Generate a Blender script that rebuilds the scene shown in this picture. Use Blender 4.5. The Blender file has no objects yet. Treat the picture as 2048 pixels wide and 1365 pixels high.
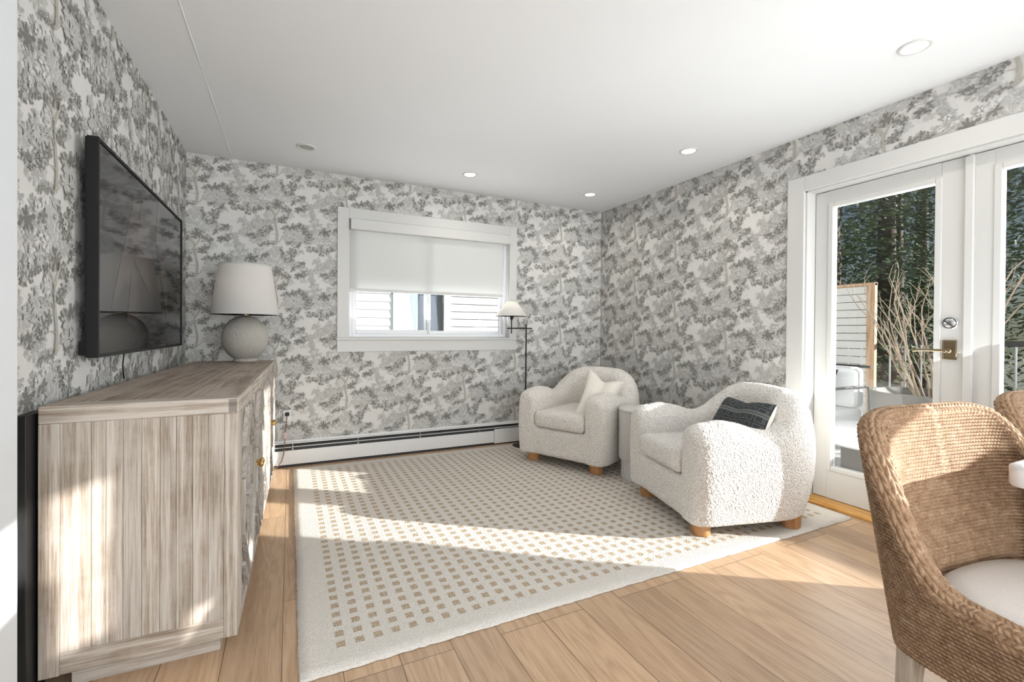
import bpy, bmesh, math, random
import numpy as np
from mathutils import Vector, Matrix, Euler
random.seed(7)
S = bpy.context.scene
COL = S.collection
PI = math.pi

# ------------------------------------------------------------------ camera
F_PX = 916.33; YAW = .4513; PITCH = -.0063; ROLL = .0072
CAM_Z = 1.10
cd = bpy.data.cameras.new('camera'); cam = bpy.data.objects.new('camera', cd); COL.objects.link(cam)
cd.sensor_fit = 'HORIZONTAL'; cd.sensor_width = 36.0; cd.lens = F_PX / 2048 * 36.0
cd.shift_y = -14.41 / 2048; cd.clip_start = .03; cd.clip_end = 300
_f = Vector((math.sin(YAW) * math.cos(PITCH), math.cos(YAW) * math.cos(PITCH), math.sin(PITCH)))
_r = Vector((math.cos(YAW), -math.sin(YAW), 0)); _u = _r.cross(_f)
_r2 = math.cos(ROLL) * _r + math.sin(ROLL) * _u; _u2 = -math.sin(ROLL) * _r + math.cos(ROLL) * _u
cam.matrix_world = Matrix(((_r2.x, _u2.x, -_f.x, 0), (_r2.y, _u2.y, -_f.y, 0), (_r2.z, _u2.z, -_f.z, CAM_Z), (0, 0, 0, 1)))
S.camera = cam
S.view_settings.view_transform = 'Standard'; S.view_settings.look = 'None'
S.view_settings.exposure = 0.14; S.view_settings.gamma = 1.0; S.view_settings.use_curve_mapping = False

# ------------------------------------------------------------------ sky, sun, fill lamps, exposure
SUN_DIR = Vector((-1.0, .70, -.352)).normalized()
SUN_STRENGTH = 12.5; SKY_STRENGTH = 1.4
w = bpy.data.worlds.new('sky'); S.world = w; w.use_nodes = True
nt = w.node_tree; nt.nodes.clear()
o_ = nt.nodes.new('ShaderNodeOutputWorld'); b_ = nt.nodes.new('ShaderNodeBackground')
sk = nt.nodes.new('ShaderNodeTexSky'); sk.sky_type = 'HOSEK_WILKIE'
sk.sun_direction = (-SUN_DIR.x, -SUN_DIR.y, -SUN_DIR.z); sk.turbidity = 2.6; sk.ground_albedo = .5
nt.links.new(sk.outputs[0], b_.inputs[0]); b_.inputs[1].default_value = SKY_STRENGTH
nt.links.new(b_.outputs[0], o_.inputs[0])
sl = bpy.data.lights.new('sun', 'SUN'); sl.energy = SUN_STRENGTH; sl.angle = math.radians(.55); sl.color = (1, .975, .94)
so = bpy.data.objects.new('sun', sl); COL.objects.link(so)
so.rotation_euler = SUN_DIR.to_track_quat('-Z', 'Y').to_euler(); so.location = (12, -8, 6)

def area(name, loc, direction, sx, sy, power, color=(1, 1, 1), spread=180):
    l = bpy.data.lights.new(name, 'AREA'); l.shape = 'RECTANGLE'; l.size = sx; l.size_y = sy
    l.energy = power; l.color = color; l.spread = math.radians(spread)
    o = bpy.data.objects.new(name, l); COL.objects.link(o); o.location = loc
    o.rotation_euler = Vector(direction).to_track_quat('-Z', 'Y').to_euler()
    return o
# added fill lamps; the kitchen windows behind the camera are made up
area('rear_fill', (1.25, -3.42, 1.35), (0, 1, .60), 3.2, 1.9, 150, (.90, .955, 1))  # added fill brightening the whole room; the rear window is invented
area('side_fill', (3.0, -2.2, 1.5), (-1, .25, .1), 1.4, 1.2, 18, (.93, .97, 1))  # added fill lamp; the wall behind it has no window
area('back_window_fill', (1.18, 4.19, 1.24), (0, -1, .75), 1.35, .36, 10, (.95, .98, 1))  # added fill at the sliding window, tilted up to lift the ceiling
area('door_fill', (3.24, 1.1, 1.15), (-1, .25, .6), 1.4, 1.7, 44, (.92, .97, 1))  # added fill outside the doors, tilted up like light off the deck

# ------------------------------------------------------------------ helpers
def link(nt, a, b): nt.links.new(a, b)

def mat(name, color=(.8, .8, .8), rough=.6, metal=0, spec=.5, coat=0):
    m = bpy.data.materials.new(name); m.use_nodes = True
    b = m.node_tree.nodes['Principled BSDF']
    b.inputs['Base Color'].default_value = (*color, 1); b.inputs['Roughness'].default_value = rough
    b.inputs['Metallic'].default_value = metal; b.inputs['Specular IOR Level'].default_value = spec
    b.inputs['Coat Weight'].default_value = coat
    return m

class NB:
    """small node builder"""
    def __init__(s, m): s.m = m; s.nt = m.node_tree; s.b = s.nt.nodes['Principled BSDF']
    def n(s, t, **k):
        x = s.nt.nodes.new(t)
        for a, v in k.items(): setattr(x, a, v)
        return x
    def inp(s, node, i, v):
        if hasattr(v, 'is_linked') or isinstance(v, bpy.types.NodeSocket): s.nt.links.new(v, node.inputs[i])
        else: node.inputs[i].default_value = v
    def coord(s, out='Object', scale=(1, 1, 1), rot=(0, 0, 0), loc=(0, 0, 0)):
        t = s.n('ShaderNodeTexCoord'); mp = s.n('ShaderNodeMapping')
        mp.inputs['Scale'].default_value = scale; mp.inputs['Rotation'].default_value = rot; mp.inputs['Location'].default_value = loc
        s.nt.links.new(t.outputs[out], mp.inputs[0]); return mp.outputs[0]
    def noise(s, vec, scale=5, detail=4, rough=.55, dist=0):
        x = s.n('ShaderNodeTexNoise'); s.nt.links.new(vec, x.inputs['Vector'])
        x.inputs['Scale'].default_value = scale; x.inputs['Detail'].default_value = detail
        x.inputs['Roughness'].default_value = rough; x.inputs['Distortion'].default_value = dist
        return x.outputs['Fac']
    def math(s, op, a, b=0.0, c=0.0, clamp=False):
        x = s.n('ShaderNodeMath', operation=op); x.use_clamp = clamp
        s.inp(x, 0, a); s.inp(x, 1, b); s.inp(x, 2, c); return x.outputs[0]
    def ramp(s, fac, stops):
        x = s.n('ShaderNodeValToRGB'); s.inp(x, 0, fac); e = x.color_ramp.elements
        while len(e) < len(stops): e.new(.5)
        for q, (p, c) in zip(e, stops): q.position = p; q.color = (*c, 1) if len(c) == 3 else c
        return x.outputs[0]
    def mix(s, fac, a, b, blend='MIX'):
        x = s.n('ShaderNodeMix', data_type='RGBA', blend_type=blend)
        s.inp(x, 0, fac)
        for i, v in ((6, a), (7, b)):
            if isinstance(v, tuple): x.inputs[i].default_value = (*v, 1) if len(v) == 3 else v
            else: s.nt.links.new(v, x.inputs[i])
        return x.outputs[2]
    def bump(s, h, strength=.3, dist=.002):
        x = s.n('ShaderNodeBump'); s.nt.links.new(h, x.inputs['Height'])
        x.inputs['Strength'].default_value = strength; x.inputs['Distance'].default_value = dist
        s.nt.links.new(x.outputs[0], s.b.inputs['Normal'])
    def color(s, c): s.nt.links.new(c, s.b.inputs['Base Color'])

# ---- materials
def m_paint(name, col, rough=.55, bump=.08, scale=180):
    m = mat(name, col, rough, spec=.3); q = NB(m); v = q.coord()
    h = q.noise(v, scale, 3); q.bump(h, bump, .001)
    n = q.noise(v, 1.3, 2); c = tuple(x * .97 for x in col)
    q.color(q.mix(n, c, col)); return m
M = {}
M['ceiling'] = m_paint('ceiling_paint', (.80, .81, .82), .8, .12, 120)
M['white'] = m_paint('white_wall_paint', (.70, .72, .74), .6)
M['trim'] = m_paint('white_trim_paint', (.635, .63, .61), .35, .05)
M['paper'] = m_paint('wallpaper_ground', (.69, .675, .65), .75, .05, 300)
shades = {0: (.72, .71, .69), 1: (.53, .52, .50), 1.5: (.50, .49, .465), 2: (.425, .415, .392), 3: (.225, .218, .20), 3.5: (.205, .198, .18), 9: (.44, .41, .355), .7: (.60, .59, .565)}
SHK = list(shades)
for k, c in shades.items(): M['sh%s' % k] = mat('wallpaper_ink', c, .75, spec=.3)
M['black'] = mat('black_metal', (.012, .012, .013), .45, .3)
M['tvframe'] = mat('tv_frame', (.008, .008, .009), .55, spec=.3)
M['tvscreen'] = mat('tv_glass', (.014, .014, .016), .05, spec=.75)
M['tvshape'] = mat('tv_screen_shape', (.050, .036, .034), .05, spec=.75)
M['brass'] = mat('brass', (.62, .40, .14), .25, 1)
M['bronze'] = mat('antique_bronze', (.23, .18, .11), .38, .9)
M['chrome'] = mat('chrome', (.62, .63, .64), .18, 1)
M['darkslot'] = mat('dark_slot', (.03, .03, .032), .6)
M['radiator'] = m_paint('radiator_enamel', (.78, .78, .77), .3, .03)
M['plastic'] = mat('white_plastic', (.8, .8, .78), .4)
M['cord'] = mat('brown_cord', (.20, .11, .07), .6)
M['vinyl'] = mat('white_vinyl', (.80, .81, .83), .35)

def m_glass():
    m = bpy.data.materials.new('window_glass'); m.use_nodes = True; nt = m.node_tree; nt.nodes.clear()
    o = nt.nodes.new('ShaderNodeOutputMaterial'); mx = nt.nodes.new('ShaderNodeMixShader')
    t = nt.nodes.new('ShaderNodeBsdfTransparent'); g = nt.nodes.new('ShaderNodeBsdfGlossy')
    fr = nt.nodes.new('ShaderNodeFresnel'); fr.inputs[0].default_value = 1.42
    t.inputs[0].default_value = (.96, .975, .97, 1); g.inputs['Roughness'].default_value = .01
    nt.links.new(fr.outputs[0], mx.inputs[0]); nt.links.new(t.outputs[0], mx.inputs[1]); nt.links.new(g.outputs[0], mx.inputs[2])
    nt.links.new(mx.outputs[0], o.inputs[0]); return m
M['glass'] = m_glass()

def m_floor():
    m = mat('oak_plank_floor', rough=.42, spec=.4); q = NB(m)
    # planks run along world y: brick rows across x
    v = q.coord(rot=(0, 0, PI / 2), loc=(0, .02, 0))
    br = q.n('ShaderNodeTexBrick'); q.nt.links.new(v, br.inputs[0])
    br.offset = .37; br.offset_frequency = 3; br.inputs['Scale'].default_value = 1
    br.inputs['Mortar Size'].default_value = .0015; br.inputs['Mortar Smooth'].default_value = .3
    br.inputs['Brick Width'].default_value = 1.5; br.inputs['Row Height'].default_value = .178
    br.inputs['Color1'].default_value = (0, 0, 0, 1); br.inputs['Color2'].default_value = (1, 1, 1, 1); br.inputs['Mortar'].default_value = (.5, .5, .5, 1)
    br.inputs['Bias'].default_value = 0
    sep = q.n('ShaderNodeSeparateColor'); q.nt.links.new(br.outputs[0], sep.inputs[0]); pid = sep.outputs[0]
    # per plank shifted grain coordinates
    cmb = q.n('ShaderNodeCombineXYZ'); q.inp(cmb, 0, q.math('MULTIPLY', pid, 13.7)); q.inp(cmb, 1, q.math('MULTIPLY', pid, 5.1))
    vg = q.n('ShaderNodeVectorMath', operation='ADD'); q.nt.links.new(q.coord(), vg.inputs[0]); q.nt.links.new(cmb.outputs[0], vg.inputs[1])
    mp = q.n('ShaderNodeMapping'); mp.inputs['Scale'].default_value = (1, .085, 1); q.nt.links.new(vg.outputs[0], mp.inputs[0])
    g1 = q.noise(mp.outputs[0], 9, 3, .5, .6)
    ring = q.math('FRACT', q.math('MULTIPLY', g1, 9.0))
    ring = q.math('ABSOLUTE', q.math('SUBTRACT', ring, .5))
    g2 = q.noise(mp.outputs[0], 120, 4, .6)
    mp2 = q.n('ShaderNodeMapping'); mp2.inputs['Scale'].default_value = (1, .02, 1); q.nt.links.new(vg.outputs[0], mp2.inputs[0])
    g3 = q.noise(mp2.outputs[0], 420, 3, .7)
    base = q.ramp(q.math('ADD', q.math('MULTIPLY', ring, .75), q.math('MULTIPLY', g2, .6)), [(.12, (.32, .195, .11)), (.45, (.44, .29, .18)), (.75, (.53, .37, .24))])
    base = q.mix(q.math('MULTIPLY', q.math('SUBTRACT', g3, .35, clamp=True), 1.6, clamp=True), base, (.56, .40, .27))
    tone = q.ramp(pid, [(0, (.84, .83, .82)), (.5, (1, .98, .96)), (1, (1.1, 1.08, 1.04))])
    base = q.mix(1.0, base, tone, 'MULTIPLY')
    base = q.mix(br.outputs['Fac'], base, (.13, .08, .05))
    q.color(base)
    q.bump(q.math('SUBTRACT', q.math('MULTIPLY', g2, .25), br.outputs['Fac']), .25, .0015)
    return m
M['floor'] = m_floor()

def m_rug():
    m = mat('ivory_rug', rough=.95, spec=.1); q = NB(m); v = q.coord()
    sp = q.n('ShaderNodeSeparateXYZ'); q.nt.links.new(v, sp.inputs[0]); x, y = sp.outputs[0], sp.outputs[1]
    wob = q.noise(v, 160, 2, .6); wob2 = q.noise(v, 45, 2)
    wx = q.math('MULTIPLY', q.math('SUBTRACT', wob, .5), .011); wy = q.math('MULTIPLY', q.math('SUBTRACT', wob2, .5), .012)
    def cell(c, o, p, half, jit):
        t = q.math('DIVIDE', q.math('SUBTRACT', c, o - p / 2), p)
        fr = q.math('FRACT', t); d = q.math('MULTIPLY', q.math('ABSOLUTE', q.math('SUBTRACT', fr, .5)), p)
        d = q.math('ADD', d, jit)
        return q.math('SUBTRACT', 1, q.math('MULTIPLY', q.math('SUBTRACT', d, half), 700, clamp=True))
    cx = cell(x, .162, .0628, .0140, wx); cy = cell(y, 1.674, .0607, .0155, wy)
    def inside(c, lo, hi):
        a = q.math('GREATER_THAN', c, lo); b = q.math('LESS_THAN', c, hi); return q.math('MULTIPLY', a, b)
    mask = q.math('MULTIPLY', q.math('MULTIPLY', cx, cy), q.math('MULTIPLY', inside(x, .13, 2.89), inside(y, 1.643, 3.86)))
    sq = q.noise(v, 230, 2, .7)
    brn = q.ramp(sq, [(.34, (.17, .11, .06)), (.47, (.42, .315, .205)), (.62, (.66, .58, .48))])
    iv = q.ramp(q.noise(v, 330, 3, .7), [(.3, (.53, .485, .43)), (.5, (.69, .645, .59)), (.7, (.79, .75, .70))])
    q.color(q.mix(mask, iv, brn))
    vo = q.n('ShaderNodeTexVoronoi'); q.nt.links.new(v, vo.inputs['Vector']); vo.inputs['Scale'].default_value = 210
    h = q.math('SUBTRACT', q.math('SUBTRACT', 1, vo.outputs['Distance']), q.math('MULTIPLY', mask, .7))
    q.bump(h, .75, .004); return m
M['rug'] = m_rug()

def m_boucle(name, col):
    m = mat(name, col, .95, spec=.15); q = NB(m); v = q.coord()
    nv = q.n('ShaderNodeTexNoise'); q.nt.links.new(v, nv.inputs['Vector']); nv.inputs['Scale'].default_value = 60
    vm = q.n('ShaderNodeVectorMath', operation='MULTIPLY_ADD'); q.nt.links.new(nv.outputs['Color'], vm.inputs[0])
    vm.inputs[1].default_value = (.012, .012, .012); q.nt.links.new(v, vm.inputs[2])
    vo = q.n('ShaderNodeTexVoronoi'); q.nt.links.new(vm.outputs[0], vo.inputs['Vector']); vo.inputs['Scale'].default_value = 120
    h = q.math('SUBTRACT', 1, vo.outputs['Distance'])
    q.color(q.ramp(h, [(.25, tuple(c * .80 for c in col)), (.55, col), (.8, tuple(min(1, c * 1.07) for c in col))]))
    q.bump(h, 1.0, .007)
    b = q.b; b.inputs['Sheen Weight'].default_value = .25; b.inputs['Sheen Roughness'].default_value = .6
    return m
M['boucle'] = m_boucle('ivory_boucle', (.84, .80, .75))
M['boucle_warm'] = m_boucle('oatmeal_boucle', (.84, .79, .725))

def m_linen(name, c1, scale=400, rough=.9):
    m = mat(name, c1, rough, spec=.15); q = NB(m)
    a = q.noise(q.coord(scale=(1, 1, 8)), scale, 2); b = q.noise(q.coord(scale=(6, 6, 1)), scale, 2)
    h = q.math('ADD', a, b); q.color(q.ramp(h, [(.7, tuple(c * .86 for c in c1)), (1.2, c1)])); q.bump(h, .3, .001); return m
M['pillow_white'] = m_linen('white_cotton', (.80, .75, .68), 260)
M['seat_linen'] = m_linen('cream_linen', (.74, .70, .66), 220)

def m_shade(name, c, glow):
    m = m_linen(name, c, 300); q = NB(m)
    tr = q.n('ShaderNodeBsdfTranslucent'); tr.inputs[0].default_value = (*c, 1)
    mx = q.n('ShaderNodeMixShader'); mx.inputs[0].default_value = glow
    out = [n for n in q.nt.nodes if n.type == 'OUTPUT_MATERIAL'][0]
    q.nt.links.new(q.b.outputs[0], mx.inputs[1]); q.nt.links.new(tr.outputs[0], mx.inputs[2]); q.nt.links.new(mx.outputs[0], out.inputs[0])
    return m
M['lampshade'] = m_shade('linen_lampshade', (.80, .785, .765), .35)
M['lampshade_white'] = m_shade('white_lampshade', (.86, .85, .83), .45)
M['rollershade'] = m_shade('roller_shade_fabric', (.90, .90, .89), .7)

def m_ceramic():
    m = mat('textured_ceramic', (.36, .345, .315), .85, spec=.2); q = NB(m); v = q.coord(scale=(1, 1, .35))
    a = q.noise(v, 85, 4, .7); b = q.noise(q.coord(), 60, 4)
    q.color(q.mix(b, (.42, .395, .35), (.54, .51, .46))); q.bump(a, 1.0, .010); return m
M['ceramic'] = m_ceramic()

def m_wood(name, c1, c2, c3, grain='z', tone=.2, rough=.6, sc=1.0):
    """weathered wood; grain runs along the named axis"""
    m = mat(name, c2, rough, spec=.3); q = NB(m)
    st = {'x': (.028, 1, 1), 'y': (1, .028, 1), 'z': (1, 1, .028)}[grain]
    ge = q.n('ShaderNodeNewGeometry')
    rnd = q.math('MULTIPLY', ge.outputs['Random Per Island'], 7.0)
    vv = q.n('ShaderNodeVectorMath', operation='ADD'); q.nt.links.new(q.coord(), vv.inputs[0])
    cb = q.n('ShaderNodeCombineXYZ'); [q.inp(cb, i, rnd) for i in range(3)]; q.nt.links.new(cb.outputs[0], vv.inputs[1])
    mp = q.n('ShaderNodeMapping'); mp.inputs['Scale'].default_value = st; q.nt.links.new(vv.outputs[0], mp.inputs[0])
    g1 = q.noise(mp.outputs[0], 9 * sc, 2, .4, .25)
    ring = q.math('ABSOLUTE', q.math('SUBTRACT', q.math('FRACT', q.math('MULTIPLY', g1, 11)), .5))
    g2 = q.noise(mp.outputs[0], 190 * sc, 6, .72)
    g3 = q.noise(q.coord(), 5, 4, .6)
    f = q.math('ADD', q.math('MULTIPLY', ring, .40), q.math('MULTIPLY', g2, .85))
    c = q.ramp(f, [(.27, c1), (.47, c2), (.64, c3)])
    wash = q.math('MULTIPLY', q.math('SUBTRACT', g3, .42, clamp=True), 3.2, clamp=True)
    c = q.mix(q.math('MULTIPLY', wash, .7), c, c3)
    tn = q.ramp(ge.outputs['Random Per Island'], [(0, (1 - tone,) * 3), (1, (1 + tone * .4,) * 3)])
    c = q.mix(1.0, c, tn, 'MULTIPLY')
    q.color(c); q.bump(f, .45, .002); return m
P1, P2, P3 = (.165, .12, .085), (.35, .285, .225), (.54, .485, .425)
M['pine_z'] = m_wood('bleached_pine', P1, P2, P3, 'z', .12)
M['pine_x'] = m_wood('bleached_pine', P1, P2, P3, 'x')
M['pine_y'] = m_wood('bleached_pine', P1, P2, P3, 'y')
M['pine_top'] = m_wood('bleached_pine', (.15, .105, .07), (.31, .235, .18), (.47, .40, .335), 'y')
M['molding'] = m_wood('bleached_pine_molding', (.20, .17, .15), (.36, .32, .28), (.50, .46, .42), 'z')
M['foot'] = m_wood('honey_wood', (.30, .13, .045), (.42, .20, .08), (.55, .30, .14), 'z', .05, .45)
M['sill'] = m_wood('golden_oak', (.34, .15, .03), (.55, .27, .06), (.72, .42, .14), 'y', .1, .3)
M['legwood'] = m_wood('grey_washed_wood', (.25, .20, .15), (.42, .36, .29), (.56, .50, .42), 'z', .05)
M['cedar'] = m_wood('cedar', (.20, .11, .06), (.40, .25, .15), (.55, .38, .25), 'z', .1)

def m_marble():
    m = mat('white_marble', (.8, .8, .8), .15, spec=.5); q = NB(m); v = q.coord()
    a = q.noise(v, 3.5, 6, .6, 2.0); d = q.math('ABSOLUTE', q.math('SUBTRACT', a, .5))
    c = q.ramp(d, [(0, (.62, .63, .64)), (.04, (.76, .77, .77)), (.2, (.84, .84, .84))])
    q.color(c); return m
M['marble'] = m_marble()

def m_wicker(name, c1, c2, c3):
    m = mat(name, c2, .75, spec=.25); q = NB(m)
    a = q.noise(q.coord(), 45, 4, .65); b = q.noise(q.coord(), 300, 3, .6)
    f = q.math('ADD', q.math('MULTIPLY', a, .6), q.math('MULTIPLY', b, .4))
    q.color(q.ramp(f, [(.34, c1), (.5, c2), (.66, c3)])); q.bump(b, .4, .0012); return m
M['wicker'] = m_wicker('seagrass_rope', (.20, .115, .062), (.32, .20, .12), (.46, .325, .21))

def m_pattern():
    m = mat('charcoal_grid_fabric', (.05, .055, .06), .9, spec=.15); q = NB(m)
    t = q.n('ShaderNodeTexCoord'); sp = q.n('ShaderNodeSeparateXYZ'); q.nt.links.new(t.outputs['UV'], sp.inputs[0]); u, v = sp.outputs[0], sp.outputs[1]
    def fr(c, k): return q.math('ABSOLUTE', q.math('SUBTRACT', q.math('FRACT', q.math('MULTIPLY', c, k)), .5))
    a = fr(u, 8.0); b = fr(v, 5.0)
    d = q.math('MAXIMUM', q.math('MULTIPLY', a, 1.0), b)
    frame = q.math('MULTIPLY', q.math('GREATER_THAN', d, .27), q.math('LESS_THAN', d, .42))
    line = q.math('GREATER_THAN', d, .465)
    c = q.mix(frame, (.028, .031, .034), (.085, .09, .088)); c = q.mix(line, c, (.012, .013, .017))
    band = q.math('LESS_THAN', q.math('ABSOLUTE', q.math('SUBTRACT', v, .62)), .055)
    bl = q.math('LESS_THAN', q.math('ABSOLUTE', q.math('SUBTRACT', v, .62)), .008)
    c = q.mix(band, c, (.17, .175, .165)); c = q.mix(q.math('MULTIPLY', band, bl), c, (.02, .02, .025))
    w_ = q.noise(q.coord(), 420, 2); c = q.mix(q.math('MULTIPLY', w_, .35), c, (.14, .15, .16))
    q.color(c); q.bump(w_, .4, .001); return m
M['pillow_dark'] = m_pattern()
M['siding'] = m_paint('white_siding', (.56, .56, .555), .5)
M['snow'] = m_paint('pale_deck', (.66, .66, .67), .7, .2, 60)
M['foliage'] = mat('conifer_green', (.035, .06, .03), .7)
q = NB(M['foliage']); q.color(q.ramp(q.noise(q.coord(), 1.5, 4), [(.3, (.030, .055, .028)), (.5, (.08, .125, .055)), (.7, (.22, .28, .11))]))
M['bark'] = mat('bark', (.09, .065, .05), .9)
M['twig'] = mat('bare_twig', (.34, .27, .20), .8)
M['planter'] = mat('planter_concrete', (.13, .12, .11), .7)
M['leaf'] = mat('glossy_leaf', (.10, .17, .04), .35)
M['ground'] = mat('ground', (.12, .13, .09), .9)
M['outcush'] = m_linen('navy_canvas', (.045, .055, .075), 300)
M['outwhite'] = m_linen('white_canvas', (.78, .80, .83), 300)
M['darkglass'] = mat('dark_window', (.05, .07, .10), .08, spec=.8)
M['pane_grey'] = mat('screened_window', (.32, .37, .42), .3)

# ---- mesh helpers
def mesh_obj(name, verts, faces, mats, parent=None, midx=None, smooth=False, loc=None):
    me = bpy.data.meshes.new(name); me.from_pydata(verts, [], faces)
    if not isinstance(mats, (list, tuple)): mats = [mats]
    for m in mats: me.materials.append(m)
    if midx is not None: me.polygons.foreach_set('material_index', midx)
    if smooth: me.polygons.foreach_set('use_smooth', [True] * len(me.polygons))
    me.update(); o = bpy.data.objects.new(name, me); COL.objects.link(o)
    if parent: o.parent = parent
    if loc: o.location = loc
    return o

class MB:
    def __init__(s): s.v = []; s.f = []; s.mi = []; s.sm = []
    def add(s, vs, fs, mi=0, sm=False):
        k = len(s.v); s.v += [tuple(p) for p in vs]; s.f += [tuple(i + k for i in f) for f in fs]; s.mi += [mi] * len(fs); s.sm += [sm] * len(fs)
        return s
    def box(s, x0, x1, y0, y1, z0, z1, mi=0, bev=0, M_=None):
        x0, x1 = sorted((x0, x1)); y0, y1 = sorted((y0, y1)); z0, z1 = sorted((z0, z1))
        if bev:
            bm = bmesh.new(); bmesh.ops.create_cube(bm, size=1)
            for q in bm.verts: q.co = Vector(((x0 + x1) / 2 + q.co.x * (x1 - x0), (y0 + y1) / 2 + q.co.y * (y1 - y0), (z0 + z1) / 2 + q.co.z * (z1 - z0)))
            bmesh.ops.bevel(bm, geom=bm.edges[:] , offset=bev, segments=2, affect='EDGES', profile=.5)
            bm.verts.index_update(); vs = [q.co.copy() for q in bm.verts]; fs = [[q.index for q in f.verts] for f in bm.faces]; bm.free()
        else:
            vs = [Vector(p) for p in ((x0, y0, z0), (x1, y0, z0), (x1, y1, z0), (x0, y1, z0), (x0, y0, z1), (x1, y0, z1), (x1, y1, z1), (x0, y1, z1))]
            fs = [(0, 3, 2, 1), (4, 5, 6, 7), (0, 1, 5, 4), (1, 2, 6, 5), (2, 3, 7, 6), (3, 0, 4, 7)]
        if M_ is not None: vs = [M_ @ p for p in vs]
        return s.add(vs, fs, mi)
    def bar(s, a, b, w, t, mi=0, up=Vector((0, 0, 1))):
        """rectangular bar from a to b, w across, t along 'up'"""
        a, b = Vector(a), Vector(b); d = (b - a).normalized(); n = d.cross(up).normalized(); u = n.cross(d).normalized()
        vs = [p + n * (w / 2) * i + u * (t / 2) * j for p in (a, b) for i, j in ((-1, -1), (1, -1), (1, 1), (-1, 1))]
        return s.add(vs, [(0, 1, 2, 3), (7, 6, 5, 4), (0, 4, 5, 1), (1, 5, 6, 2), (2, 6, 7, 3), (3, 7, 4, 0)], mi)
    def tube(s, pts, r, n=10, mi=0, caps=True):
        pts = [Vector(p) for p in pts]; R = r if isinstance(r, (list, tuple)) else [r] * len(pts)
        rings = []; prev = None
        for i, p in enumerate(pts):
            d = (pts[min(i + 1, len(pts) - 1)] - pts[max(i - 1, 0)]).normalized()
            if prev is None: a = d.orthogonal().normalized()
            else: a = (prev - d * prev.dot(d)); a = a.normalized() if a.length > 1e-6 else d.orthogonal().normalized()
            prev = a; b = d.cross(a)
            rings.append([p + (a * math.cos(2 * PI * k / n) + b * math.sin(2 * PI * k / n)) * R[i] for k in range(n)])
        vs = [q for g in rings for q in g]; fs = []
        for i in range(len(rings) - 1):
            for k in range(n): fs.append((i * n + k, i * n + (k + 1) % n, (i + 1) * n + (k + 1) % n, (i + 1) * n + k))
        if caps: fs += [tuple(range(n - 1, -1, -1)), tuple((len(rings) - 1) * n + k for k in range(n))]
        return s.add(vs, fs, mi, True)
    def lathe(s, prof, c=(0, 0, 0), n=48, mi=0, M_=None, mod=None):
        vs = []; fs = []
        for r, z in prof:
            for k in range(n):
                a = 2 * PI * k / n; rr = r * (mod(a) if mod else 1)
                vs.append(Vector((c[0] + rr * math.cos(a), c[1] + rr * math.sin(a), c[2] + z)))
        for i in range(len(prof) - 1):
            for k in range(n): fs.append((i * n + k, i * n + (k + 1) % n, (i + 1) * n + (k + 1) % n, (i + 1) * n + k))
        if prof[0][0] > 1e-5: fs.append(tuple(range(n - 1, -1, -1)))
        if prof[-1][0] > 1e-5: fs.append(tuple((len(prof) - 1) * n + k for k in range(n)))
        if M_ is not None: vs = [M_ @ p for p in vs]
        return s.add(vs, fs, mi, True)
    def build(s, name, mats, parent=None, smooth=None, loc=None):
        o = mesh_obj(name, s.v, s.f, mats, parent, s.mi, loc=loc)
        fl = s.sm if smooth is None else [smooth] * len(s.f)
        o.data.polygons.foreach_set('use_smooth', fl); 
        if any(fl):
            try: o.data.set_sharp_from_angle(angle=math.radians(42))
            except Exception: pass
        return o

def thing(name, label, cat, loc=(0, 0, 0), rz=0, group=None):
    o = bpy.data.objects.new(name, None); COL.objects.link(o); o.location = loc; o.rotation_euler = (0, 0, rz)
    o.empty_display_size = .1; o['label'] = label; o['category'] = cat
    if group: o['group'] = group
    return o
def tag(o, label, cat, group=None, kind=None):
    o['label'] = label; o['category'] = cat
    if group: o['group'] = group
    if kind: o['kind'] = kind
    return o
def struct(o, label=None, cat=None):
    o['kind'] = 'structure'
    if label: o['label'] = label
    if cat: o['category'] = cat
    return o
def dup(root, loc=None, rz=None, label=None, group=None):
    r = root.copy(); COL.objects.link(r)
    if loc is not None: r.location = loc
    if rz is not None: r.rotation_euler = (0, 0, rz)
    if label: r['label'] = label
    if group: r['group'] = group
    for ch in list(root.children):
        c = ch.copy(); COL.objects.link(c); c.parent = r
        for g in ch.children:
            d = g.copy(); COL.objects.link(d); d.parent = c
    return r

# ------------------------------------------------------------------ room shell
XL, YB, XR, ZC = -.698, 4.106, 3.069, 2.404
XF = -.611; YF = 1.57     # white wall in front of the papered recess
YR = -3.5
DY0, DY1, DZ = .315, 1.888, 2.036          # french door opening
WX0, WX1, WZ0, WZ1 = .447, 1.95, 1.032, 2.042   # window opening

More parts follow.
